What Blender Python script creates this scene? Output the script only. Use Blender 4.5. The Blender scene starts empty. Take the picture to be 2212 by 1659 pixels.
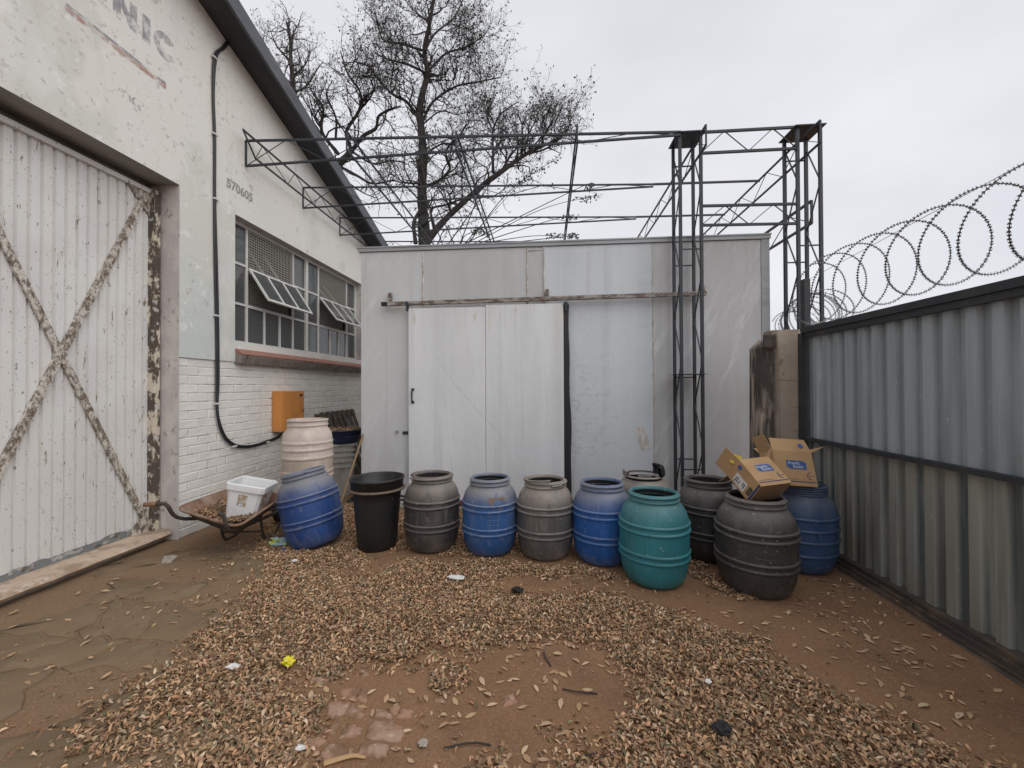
import bpy, math, random
import numpy as np
from mathutils import Matrix, Vector, Euler
random.seed(7); RNG = np.random.default_rng(11)
SC = bpy.context.scene
COL = SC.collection

# ------------------------------------------------------------------ camera, sky, sun, exposure
FPX, CX, CY, HC = 880.0, 1106.0, 829.5, 1.6          # measured on a 2212 px wide view of the photograph
YAW, PIT, ROL = 0.08496, 0.00883, -0.00402
fw = np.array([-math.sin(YAW)*math.cos(PIT), math.cos(YAW)*math.cos(PIT), math.sin(PIT)])
rt0 = np.array([math.cos(YAW), math.sin(YAW), 0.0]); up0 = np.cross(rt0, fw)
rt = math.cos(ROL)*rt0 + math.sin(ROL)*up0; up = -math.sin(ROL)*rt0 + math.cos(ROL)*up0
CAMP = np.array([0, 0, HC])
cam_d = bpy.data.cameras.new('camera'); cam = bpy.data.objects.new('camera', cam_d); COL.objects.link(cam)
cam_d.sensor_width = 36; cam_d.lens = 36*FPX/2212; cam_d.clip_end = 2000; cam_d.clip_start = .02
cam.matrix_world = Matrix(((rt[0], up[0], -fw[0], 0), (rt[1], up[1], -fw[1], 0), (rt[2], up[2], -fw[2], HC), (0, 0, 0, 1)))
SC.camera = cam

SUNV = Vector((.62, -.42, .74)).normalized()           # towards the brightest part of the cloud, behind the camera
w = bpy.data.worlds.new('World'); SC.world = w; w.use_nodes = True
nt = w.node_tree; nt.nodes.clear()
def wn(t): return nt.nodes.new(t)
sky = wn('ShaderNodeTexSky'); sky.sky_type = 'NISHITA'; sky.sun_disc = False
sky.sun_elevation = math.asin(SUNV.z); sky.sun_rotation = math.atan2(SUNV.x, SUNV.y)
tc = wn('ShaderNodeTexCoord'); mp = wn('ShaderNodeMapping'); mp.inputs['Scale'].default_value = (1.2, 1.2, 2.6)
nz = wn('ShaderNodeTexNoise'); nz.inputs['Scale'].default_value = 1.5; nz.inputs['Detail'].default_value = 4
rp = wn('ShaderNodeValToRGB')
rp.color_ramp.elements[0].position = .3; rp.color_ramp.elements[0].color = (7.2, 7.35, 7.8, 1)
rp.color_ramp.elements[1].position = .7; rp.color_ramp.elements[1].color = (9.0, 9.1, 9.55, 1)
mx = wn('ShaderNodeMix'); mx.data_type = 'RGBA'; mx.inputs['Factor'].default_value = .95
bg = wn('ShaderNodeBackground'); bg.inputs['Strength'].default_value = .1; wo = wn('ShaderNodeOutputWorld')
L = nt.links.new
L(tc.outputs['Generated'], mp.inputs['Vector']); L(mp.outputs[0], nz.inputs['Vector']); L(nz.outputs['Fac'], rp.inputs[0])
L(sky.outputs[0], mx.inputs[6]); L(rp.outputs[0], mx.inputs[7]); L(mx.outputs[2], bg.inputs[0]); L(bg.outputs[0], wo.inputs[0])
sd = bpy.data.lights.new('sun', 'SUN'); sd.energy = 1.5; sd.angle = math.radians(70); sd.color = (1, .97, .93)
so = bpy.data.objects.new('sun', sd); COL.objects.link(so); so.rotation_euler = (-SUNV).to_track_quat('-Z', 'Y').to_euler(); so.location = (6, -8, 12)
SC.view_settings.view_transform = 'Standard'; SC.view_settings.look = 'None'; SC.view_settings.exposure = 0; SC.view_settings.gamma = 1

def ray(u, v):
    d = fw*FPX + rt*(u-CX) - up*(v-CY); return d/np.linalg.norm(d)
def gp(u, v, z=0.0):                                    # the point at height z seen there
    d = ray(u, v); return CAMP + d*((z-HC)/d[2])
def py(u, v, y):                                        # the point on the plane y = const
    d = ray(u, v); return CAMP + d*(y/d[1])
def pxx(u, v, x):                                       # the point on the plane x = const
    d = ray(u, v); return CAMP + d*(x/d[0])

# ------------------------------------------------------------------ materials
def Ly(col, sc, lo, hi, amt=1.0, det=6, rough=.6, mask=None, kind='noise', rot=None):
    return dict(rot=rot, col=col, sc=sc, lo=lo, hi=hi, amt=amt, det=det, rough=rough, mask=mask, kind=kind)
def M(name, col, rough=.8, metal=0.0, layers=(), bump=None, coord='world', spec=.5, trans=0.0, alpha=None, attr=None):
    m = bpy.data.materials.new(name); m.use_nodes = True; t = m.node_tree; ns = t.nodes
    b = ns['Principled BSDF']; b.inputs['Roughness'].default_value = rough; b.inputs['Metallic'].default_value = metal
    b.inputs['Specular IOR Level'].default_value = spec; b.inputs['Transmission Weight'].default_value = trans
    k = t.links.new
    if coord == 'world':
        g = ns.new('ShaderNodeNewGeometry'); vec = g.outputs['Position']; raw = vec
    else:
        g = ns.new('ShaderNodeTexCoord'); raw = g.outputs['Object']
        oi = ns.new('ShaderNodeObjectInfo'); va = ns.new('ShaderNodeVectorMath'); va.operation = 'MULTIPLY_ADD'
        va.inputs[1].default_value = (1, 1, 1); k(raw, va.inputs[0])
        cb = ns.new('ShaderNodeVectorMath'); cb.operation = 'SCALE'; cb.inputs[0].default_value = (37, 19, 53)
        k(oi.outputs['Random'], cb.inputs['Scale']); k(cb.outputs[0], va.inputs[2]); vec = va.outputs[0]
    if attr:
        at = ns.new('ShaderNodeAttribute'); at.attribute_name = attr; cur = at.outputs['Color']
    else:
        rgb = ns.new('ShaderNodeRGB'); rgb.outputs[0].default_value = (*col, 1); cur = rgb.outputs[0]
    def tex(sc, det, rg, kind, rot=None):
        mpn = ns.new('ShaderNodeMapping'); s = sc if isinstance(sc, (tuple, list)) else (sc,)*3
        mpn.inputs['Scale'].default_value = s; mpn.inputs['Location'].default_value = [random.uniform(-9, 9) for _ in range(3)]
        if rot: mpn.vector_type = 'TEXTURE'; mpn.inputs['Rotation'].default_value = rot; mpn.inputs['Scale'].default_value = [1/q for q in s]
        k(vec, mpn.inputs['Vector'])
        if kind == 'voro':
            n = ns.new('ShaderNodeTexVoronoi'); n.inputs['Scale'].default_value = 1; k(mpn.outputs[0], n.inputs['Vector']); return n.outputs['Distance']
        n = ns.new('ShaderNodeTexNoise'); n.inputs['Scale'].default_value = 1; n.inputs['Detail'].default_value = det; n.inputs['Roughness'].default_value = rg
        k(mpn.outputs[0], n.inputs['Vector']); return n.outputs['Fac']
    def mr(o, lo, hi, amt):
        r = ns.new('ShaderNodeMapRange'); r.inputs['From Min'].default_value = lo; r.inputs['From Max'].default_value = hi
        r.inputs['To Min'].default_value = 0; r.inputs['To Max'].default_value = amt; r.clamp = True; k(o, r.inputs['Value']); return r.outputs[0]
    for l in layers:
        f = mr(tex(l['sc'], l['det'], l['rough'], l['kind'], l['rot']), l['lo'], l['hi'], l['amt'])
        if l['mask']:
            for ax, a, bb in (l['mask'] if isinstance(l['mask'], list) else [l['mask']]):
                sx = ns.new('ShaderNodeSeparateXYZ')
                if ax == 'nz':
                    gg = ns.new('ShaderNodeNewGeometry'); k(gg.outputs['Normal'], sx.inputs[0]); o = sx.outputs[2]
                else:
                    k(raw, sx.inputs[0]); o = sx.outputs['xyz'.index(ax)]
                q = mr(o, a, bb, 1.0); mm = ns.new('ShaderNodeMath'); mm.operation = 'MULTIPLY'; k(f, mm.inputs[0]); k(q, mm.inputs[1]); f = mm.outputs[0]
        x = ns.new('ShaderNodeMix'); x.data_type = 'RGBA'; k(f, x.inputs['Factor']); k(cur, x.inputs[6]); x.inputs[7].default_value = (*l['col'], 1); cur = x.outputs[2]
    k(cur, b.inputs['Base Color'])
    if bump:
        o = None
        for sc, st, di in (bump if isinstance(bump, list) else [bump]):
            bn = ns.new('ShaderNodeBump'); bn.inputs['Strength'].default_value = st; bn.inputs['Distance'].default_value = di
            k(tex(sc, 5, .6, 'noise'), bn.inputs['Height'])
            if o is not None: k(o, bn.inputs['Normal'])
            o = bn.outputs[0]
        k(o, b.inputs['Normal'])
    if alpha:
        f = mr(tex(alpha[0], 7, .7, 'noise'), alpha[1], alpha[2], alpha[3]); k(f, b.inputs['Alpha'])
    return m

plaster = M('painted_plaster', (.74, .72, .67), .9, layers=[
    Ly((.60, .61, .555), (.8, .55, .5), .54, .57, .6, 3), Ly((.74, .73, .70), (2, 1.3, 1.3), .52, .60, .8, 5),
    Ly((.55, .60, .585), (1.6, 1.6, .9), .42, .52, .8, 6, mask=[('z', 3.4, 2.2), ('y', 5.1, 4.7)]),
    Ly((.42, .40, .38), (5, 7, 7), .625, .64, .75, 9, .72), Ly((.47, .44, .42), (11, 16, 16), .585, .62, .75, 8, .72, mask=[('z', 3.5, 4.0), ('y', 5.6, 5.0)]), Ly((.80, .79, .76), (6, 9, 9), .60, .615, .7, 9, .7),
    Ly((.66, .55, .44), (3, 3.3, 3.3), .70, .72, .7, 9, .7), Ly((.45, .44, .41), (2, 2.2, .25), .60, .78, .4, 6)],
    bump=[((30, 30, 30), .25, .01), ((3, 3, 3), .3, .02)])
reveal_m = M('reveal_plaster', (.50, .46, .45), .9, layers=[Ly((.62, .58, .54), (6, 6, 3), .45, .6, .8), Ly((.28, .23, .2), (14, 14, 10), .60, .66, .8, 8),
    Ly((.38, .22, .30), (3, 3, 1.5), .62, .7, .4)], bump=((25, 25, 25), .3, .01))
concrete_dark = M('lintel_concrete', (.30, .29, .27), .9, layers=[Ly((.14, .13, .12), (3, .6, 3), .4, .6, .8), Ly((.38, .36, .33), (12, 3, 12), .55, .7, .5)], bump=((30, 8, 30), .4, .01))
brick_m = M('whitewashed_brick', (.78, .76, .72), .85, layers=[Ly((.68, .66, .63), (3, 3, 5), .45, .65, .8), Ly((.52, .46, .42), (16, 16, 22), .65, .70, .7, 8, .7),
    Ly((.60, .50, .40), (2, 2, 2), .5, .75, .55, mask=('z', 1.1, .2)), Ly((.50, .42, .52), (4, 4, 4), .66, .74, .4)], bump=[((40, 40, 40), .35, .006), ((9, 9, 9), .3, .01)])
mortar_m = M('painted_mortar', (.62, .60, .56), .95, layers=[Ly((.22, .18, .15), (5, 5, 9), .50, .60, .85), Ly((.74, .72, .69), (2, 2, 5), .5, .58, .8)], bump=((60, 60, 60), .4, .01))
door_m = M('peeling_white_steel', (.72, .71, .69), .6, layers=[Ly((.65, .63, .615), (2, 1.5, 1.2), .45, .6, .7), Ly((.72, .71, .69), (3, 6, 1.5), .55, .7, .6),
    Ly((.20, .175, .15), (9, 30, 9), .625, .645, .9, 9, .72), Ly((.20, .165, .085), (6, 17, 2.6), .645, .66, .95, 8, .7), Ly((.13, .10, .07), (60, 60, 40), .665, .69, .9, 3),
    Ly((.62, .57, .42), (4, 8, .8), .6, .75, .4)], bump=((40, 40, 20), .15, .004))
door_edge_m = M('zinc_bottom_edge', (.24, .26, .27), .6, .3, layers=[Ly((.55, .53, .5), (9, 14, 20), .55, .6, .9, 8), Ly((.12, .1, .08), (8, 8, 12), .55, .65, .8)])
brace_m = M('peeling_brace', (.60, .565, .51), .7, layers=[Ly((.115, .08, .055), (24, 24, 13), .47, .53, .95, 9, .82), Ly((.35, .29, .22), (50, 50, 40), .52, .60, .6, 6), Ly((.20, .11, .06), (30, 30, 30), .6, .66, .8)], bump=((30, 30, 30), .4, .006))
frame_post_m = M('flaking_door_post', (.60, .53, .42), .75, layers=[Ly((.075, .055, .045), (9, 9, 5), .45, .49, .97, 9, .72), Ly((.66, .63, .58), (12, 12, 9), .58, .62, .7)], bump=((25, 25, 25), .4, .006))
kerb_m = M('worn_threshold', (.50, .385, .29), .9, layers=[Ly((.28, .20, .14), (6, 4, 6), .46, .60, .85), Ly((.60, .52, .44), (14, 9, 14), .55, .65, .7), Ly((.2, .14, .1), (22, 14, 22), .64, .7, .7)], bump=((30, 20, 30), .4, .01))
win_frame_m = M('white_window_steel', (.66, .65, .62), .6, layers=[Ly((.45, .41, .37), (20, 20, 20), .6, .68, .7)])
glass_m = M('dusty_window_glass', (.30, .315, .32), .09, spec=.6, trans=.72, layers=[Ly((.36, .36, .33), (3, 3, 3), .5, .75, .6)])
mesh_m = M('grey_mesh_wire', (.42, .40, .36), .7)
sill_red = M('red_painted_sill', (.30, .145, .11), .75, layers=[Ly((.44, .30, .26), (8, 5, 8), .55, .7, .6), Ly((.25, .11, .08), (14, 9, 14), .55, .7, .6)], bump=((30, 30, 30), .3, .005))
sill_brick_m = M('sooty_sill_brick', (.23, .195, .17), .9, layers=[Ly((.30, .25, .22), (10, 10, 10), .5, .65, .8), Ly((.10, .085, .08), (6, 6, 6), .52, .65, .7)], bump=((40, 40, 40), .5, .008))
soffit_m = M('dark_roof_timber', (.045, .048, .055), .8, layers=[Ly((.08, .08, .085), (3, 1, 3), .5, .7, .7)])
barge_m = M('grey_barge_board', (.10, .108, .125), .7, layers=[Ly((.17, .17, .175), (8, 2, 8), .5, .7, .7), Ly((.06, .065, .075), (4, 1.5, 4), .5, .7, .8)])
ink_m = M('faded_black_lettering', (.27, .27, .31), .9, alpha=((7, 7, 7), .40, .60, .72), layers=[Ly((.45, .44, .45), (9, 9, 9), .45, .6, .8)])
ink2_m = M('faded_grey_lettering', (.36, .35, .34), .9, alpha=((16, 16, 16), .30, .46, .85))
ink3_m = M('ghost_lettering', (.42, .41, .40), .9, alpha=((22, 22, 22), .46, .60, .7))
red_ink = M('faded_red_stripe', (.50, .28, .24), .9, alpha=((6, 6, 9), .44, .58, .8), layers=[Ly((.58, .45, .42), (7, 7, 7), .45, .6, .7)])
cable_m = M('black_cable', (.022, .024, .028), .5, layers=[Ly((.09, .085, .08), (6, 6, 2), .55, .75, .6)])
clip_m = M('white_clip', (.6, .6, .58), .5)
orange_m = M('orange_enamel', (.60, .245, .06), .45, layers=[Ly((.50, .20, .055), (5, 5, 5), .45, .65, .8), Ly((.66, .34, .13), (12, 12, 4), .58, .7, .5), Ly((.3, .16, .08), (20, 20, 12), .66, .72, .7)])
black_m = M('black_rubber', (.013, .013, .015), .6)
def coldm(n, c, extra=()):
    return M(n, c, .55, layers=[Ly(tuple(x*.86 for x in c), (.9, .9, .35), .42, .62, .8, 4), Ly(tuple(min(1, x*1.07) for x in c), (3.5, 3.5, .22), .5, .66, .7, 5),
        Ly(tuple(x*.74 for x in c), (5.5, 5.5, .16), .53, .72, .6, 6), Ly((.46, .43, .38), (13, 13, .5), .60, .74, .5, 7), Ly((.35, .34, .32), (26, 26, 12), .655, .69, .6, 8, .7), *extra], bump=[((3, 3, 2), .22, .03), ((1.1, 1.1, .8), .3, .05)])
scuff = Ly((.36, .37, .38), (9, 9, 14), .525, .60, .75, 9, .78, mask=[('x', 1.25, .35), ('z', .6, .75), ('z', 2.3, 1.7)])
slant = Ly((.70, .72, .73), (9, 9, 1.5), .54, .68, .6, 8, .7, rot=(0, .45, 0))
cold_a = coldm('cold_panel_white', (.60, .61, .615), (slant,))
cold_b = coldm('cold_panel_beige', (.52, .525, .52))
cold_c = coldm('cold_panel_scuffed', (.60, .64, .68), (scuff, Ly((.62, .64, .66), (3, 3, 30), .52, .62, .6)))
cold_d = coldm('cold_panel_grey', (.54, .545, .56), (slant, Ly((.50, .50, .49), (4, 4, .5), .52, .68, .6)))
cold_door = coldm('cold_door_white', (.735, .75, .77), (Ly((.62, .57, .44), (8, 8, .5), .55, .75, .8, mask=('z', 1.6, 2.8)), Ly((.55, .40, .2), (14, 14, 3), .63, .7, .7, mask=('z', 2.3, 2.6))))
scratch_m = M('scratch_mark', (.34, .34, .35), .8, alpha=((40, 40, 40), .35, .6, .7))
seam_m = M('brown_sealant', (.50, .46, .42), .8, layers=[Ly((.33, .24, .17), (9, 9, 4), .55, .65, .9), Ly((.7, .7, .7), (12, 12, 5), .5, .6, .7)], bump=((40, 40, 40), .5, .01))
flash_m = M('grey_flashing', (.36, .375, .39), .5, .3, layers=[Ly((.24, .25, .26), (2, 2, 8), .5, .7, .6)])
rail_m = M('rusty_white_rail', (.37, .345, .315), .7, layers=[Ly((.10, .065, .045), (7, 7, 22), .44, .54, .92, 9, .78), Ly((.3, .16, .08), (9, 9, 12), .6, .68, .7)], bump=((30, 30, 30), .3, .005))
steel_m = M('dark_painted_steel', (.028, .034, .043), .55, layers=[Ly((.07, .058, .05), (4, 4, 2), .58, .72, .6), Ly((.045, .053, .065), (9, 9, 5), .5, .7, .6)])
red_strip = M('red_door_sill', (.22, .035, .03), .6, layers=[Ly((.12, .05, .04), (7, 7, 9), .5, .65, .8)])
plinth_m = M('concrete_plinth', (.28, .24, .2), .9, layers=[Ly((.16, .13, .1), (4, 4, 8), .45, .65, .8)], bump=((20, 20, 20), .4, .01))
pillar_m = M('stained_concrete', (.42, .345, .28), .95, layers=[Ly((.46, .39, .32), (3, 3, 3), .45, .62, .8), Ly((.11, .095, .08), (5, 5, 2.6), .58, .66, .8, 8, .65), Ly((.04, .035, .035), (7, 7, 1.2), .42, .55, .9, 6, mask=('x', 2.44, 2.37)),
    Ly((.24, .19, .15), (1.5, 1.5, 14), .6, .66, .6)], bump=[((25, 25, 25), .5, .012), ((4, 4, 4), .5, .03)])
plate_m = M('rusted_plate', (.06, .045, .04), .7, layers=[Ly((.12, .075, .05), (14, 14, 14), .5, .65, .8)])
XR_ = 2.62
def zincm(n, c, dk, pan):
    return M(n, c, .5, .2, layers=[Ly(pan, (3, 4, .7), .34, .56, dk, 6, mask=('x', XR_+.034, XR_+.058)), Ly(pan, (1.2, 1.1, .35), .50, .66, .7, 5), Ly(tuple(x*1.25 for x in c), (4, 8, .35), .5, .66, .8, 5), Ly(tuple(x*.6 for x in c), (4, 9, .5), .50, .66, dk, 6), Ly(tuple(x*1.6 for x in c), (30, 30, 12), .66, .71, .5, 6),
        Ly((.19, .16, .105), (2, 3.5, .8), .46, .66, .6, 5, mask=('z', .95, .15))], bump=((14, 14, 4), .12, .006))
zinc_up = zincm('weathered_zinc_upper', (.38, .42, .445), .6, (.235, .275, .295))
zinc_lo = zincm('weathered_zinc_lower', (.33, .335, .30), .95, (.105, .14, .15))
gate_m = M('dark_gate_frame', (.03, .034, .04), .6, layers=[Ly((.07, .065, .06), (6, 6, 6), .5, .7, .6)])
track_m = M('muddy_steel_track', (.075, .06, .05), .75, layers=[Ly((.16, .11, .075), (9, 4, 9), .5, .62, .8)], bump=((20, 20, 20), .4, .01))
wire_m = M('razor_wire_steel', (.22, .225, .235), .45, .6)
bark_m = M('dark_bark', (.042, .036, .034), .9, layers=[Ly((.075, .068, .062), (3, 3, 1.2), .5, .65, .7)], bump=((20, 20, 5), .5, .02))
leafdead_m = M('dry_hanging_leaf', (.055, .045, .035), .85)
leafgreen_m = M('dusty_green_leaf', (.05, .065, .045), .7)
def plast(n, c, dust, dustamt, rough=.5, specks=.5):
    return M(n, c, rough, coord='obj', layers=[Ly(tuple(x*.72 for x in c), (3, 3, 1.3), .45, .65, .7), Ly(tuple(min(1, x*1.35+.012) for x in c), (7, 7, 2.2), .55, .72, .5, 7),
        Ly(dust, (5, 5, 6), .22, .54, dustamt, 9, mask=[('z', .47, .62), ('z', .80, .70)]), Ly(dust, (4, 4, 1.6), .50, .72, dustamt*.45, 7), Ly(dust, (5, 5, 5), .3, .6, .8*dustamt, 5, mask=('z', .12, .01)),
        Ly(dust, (6, 6, 6), .30, .55, min(1, dustamt*.8), 6, mask=('nz', .30, .85)), Ly((.55, .52, .48), (48, 48, 38), .67, .70, specks, 4), Ly(tuple(x*.45 for x in c), (17, 17, 2.5), .58, .70, .5, 7), Ly(dust, (24, 24, 2.2), .57, .70, .45*dustamt, 8), Ly(dust, (14, 14, 11), .58, .68, .45*dustamt, 9), Ly(tuple(x*.5 for x in c), (2.2, 2.2, 2.2), .42, .58, .55, 5, mask=('z', .36, .1))], bump=((26, 26, 26), .12, .004))  # last layer: occlusion shade near the foot painted into the plastic colour
DUST = (.30, .245, .20)
resid_m = M('brown_label_glue', (.24, .17, .12), .9, coord='obj', alpha=((22, 22, 22), .38, .5, .95))
blue_a = plast('faded_blue_plastic', (.03, .115, .33), (.26, .25, .235), .85)
blue_b = plast('bright_blue_plastic', (.012, .10, .36), (.235, .235, .23), .7)
blue_c = plast('deep_blue_plastic', (.02, .065, .23), (.235, .235, .23), .75)
blue_d = plast('dull_blue_plastic', (.035, .085, .20), (.14, .15, .17), .6)
grey_a = plast('charcoal_plastic', (.045, .043, .044), (.22, .19, .165), .85)
grey_b = plast('mid_grey_plastic', (.095, .092, .092), (.30, .26, .225), .9)
grey_c = plast('dark_grey_plastic', (.05, .048, .047), (.17, .15, .135), .75, specks=.8)
grey_d = plast('black_brown_plastic', (.03, .029, .031), (.14, .12, .11), .8)
teal_m = plast('teal_plastic', (.028, .205, .245), (.11, .20, .20), .45, specks=.8)
cream_m = plast('cream_plastic', (.62, .535, .48), (.40, .30, .22), .7, specks=0)
cream_m2 = cream_m
bin_m = M('black_bin_plastic', (.016, .016, .017), .45, coord='obj', layers=[Ly((.05, .045, .04), (6, 6, 2), .52, .7, .6), Ly((.4, .38, .35), (40, 40, 36), .73, .75, .7, 3)], bump=((20, 20, 8), .15, .006))
bin_lip_m = M('dusty_bin_lip', (.17, .12, .085), .8, coord='obj', layers=[Ly((.09, .07, .055), (9, 9, 9), .5, .65, .8)])
rust_m = M('rusty_barrow_steel', (.22, .13, .085), .85, layers=[Ly((.33, .25, .19), (7, 7, 7), .45, .62, .8), Ly((.12, .06, .035), (11, 11, 11), .56, .66, .8)], bump=((40, 40, 40), .4, .005))
barrow_dk = M('dark_barrow_frame', (.045, .038, .034), .75, layers=[Ly((.13, .075, .045), (12, 12, 12), .55, .66, .8)])
grip_m = M('worn_rusty_grip', (.22, .115, .07), .8, layers=[Ly((.12, .07, .05), (20, 20, 20), .5, .65, .8)])
tub_m = M('white_tub_plastic', (.78, .79, .80), .35, layers=[Ly((.66, .66, .65), (6, 6, 6), .5, .7, .6)])
tubstain_m = M('brown_glue_stain', (.42, .30, .17), .8, alpha=((30, 30, 30), .42, .52, .95), layers=[Ly((.7, .68, .62), (40, 40, 40), .5, .6, .8)])
card_m = M('brown_cardboard', (.50, .32, .165), .85, layers=[Ly((.43, .265, .13), (6, 6, 6), .45, .65, .7), Ly((.35, .21, .11), (25, 25, 25), .66, .72, .6)], bump=((10, 10, 10), .1, .01))
card_in = M('cardboard_inside', (.34, .21, .115), .9, layers=[Ly((.28, .17, .09), (9, 9, 9), .45, .65, .7)])
logo_m = M('printed_blue', (.055, .12, .32), .7)
line_m = M('printed_navy', (.045, .055, .19), .7)
white_m = M('white_paper', (.74, .73, .71), .8, layers=[Ly((.6, .58, .54), (12, 12, 12), .5, .7, .6)])
yellow_m = M('yellow_wrapper', (.62, .46, .04), .5, layers=[Ly((.75, .65, .3), (40, 40, 40), .6, .68, .8)])
lemon_m = M('lemon_foil', (.80, .70, .02), .35, layers=[Ly((.7, .7, .66), (70, 70, 70), .58, .62, .9), Ly((.05, .05, .04), (60, 60, 60), .62, .66, .8)])
bag_m = M('printed_chip_bag', (.22, .33, .42), .3, layers=[Ly((.42, .50, .10), (12, 12, 12), .5, .54, .95), Ly((.55, .6, .62), (30, 30, 30), .58, .62, .9), Ly((.08, .2, .12), (18, 18, 18), .6, .64, .8)])
wood_m = M('weathered_pallet_wood', (.075, .06, .05), .9, layers=[Ly((.16, .13, .10), (4, 18, 18), .5, .65, .8)], bump=((4, 40, 40), .4, .006))
handle_wood = M('old_broom_wood', (.24, .165, .10), .8, layers=[Ly((.15, .10, .06), (20, 20, 3), .5, .65, .8)])
basin_m = M('navy_basin', (.018, .03, .085), .45, layers=[Ly((.10, .09, .09), (8, 8, 8), .58, .7, .6)])
tub_grey_m = M('grimy_grey_tub', (.40, .385, .36), .6, layers=[Ly((.25, .22, .19), (7, 7, 4), .45, .65, .8)])
dirt_m = M('yard_dirt', (.245, .132, .066), .97, layers=[Ly((.27, .152, .08), (.9, .9, .9), .42, .62, .9, 5), Ly((.18, .098, .052), (2.2, 2.2, 2.2), .48, .66, .8, 7), Ly((.205, .137, .077), (.35, .35, .35), .4, .5, .8, mask=('x', -1.2, -2.4)),
    Ly((.31, .185, .105), (55, 55, 55), .56, .66, .75, 6), Ly((.09, .06, .04), (90, 90, 90), .57, .66, .7, 4), Ly((.40, .36, .32), (120, 120, 120), .64, .68, .75, 3)],
    bump=[((9, 9, 9), .45, .02), ((70, 70, 70), .55, .008), ((200, 200, 200), .4, .004)])
slab_m = M('dirt_covered_paving', (.195, .134, .077), .95, layers=[Ly((.145, .097, .054), (1.6, 1.6, 1.6), .46, .64, .9, 6), Ly((.225, .165, .105), (7, 7, 7), .52, .68, .7, 7), Ly((.30, .26, .22), (110, 110, 110), .66, .7, .7, 3)],
    bump=[((10, 10, 10), .4, .012), ((90, 90, 90), .45, .005)])
paver_m = M('red_clay_paver', (.37, .205, .135), .92, coord='world', layers=[Ly((.38, .26, .185), (5, 5, 5), .42, .56, .85, 5), Ly((.52, .40, .33), (30, 30, 30), .56, .64, .75, 8, .7), Ly((.21, .125, .068), (9, 9, 9), .47, .58, .9, 8), Ly((.16, .08, .05), (80, 80, 80), .63, .68, .7, 4)],
    bump=[((30, 30, 30), .6, .008), ((120, 120, 120), .4, .003)])
litter_m = M('dry_leaf_litter', (1, 1, 1), .8, attr='Col', spec=.3)
stone_m = M('pale_stone', (.36, .32, .27), .9, layers=[Ly((.5, .46, .4), (30, 30, 30), .5, .6, .8)], bump=((60, 60, 60), .5, .006))
weed_m = M('weed_green', (.06, .11, .03), .7)

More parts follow.
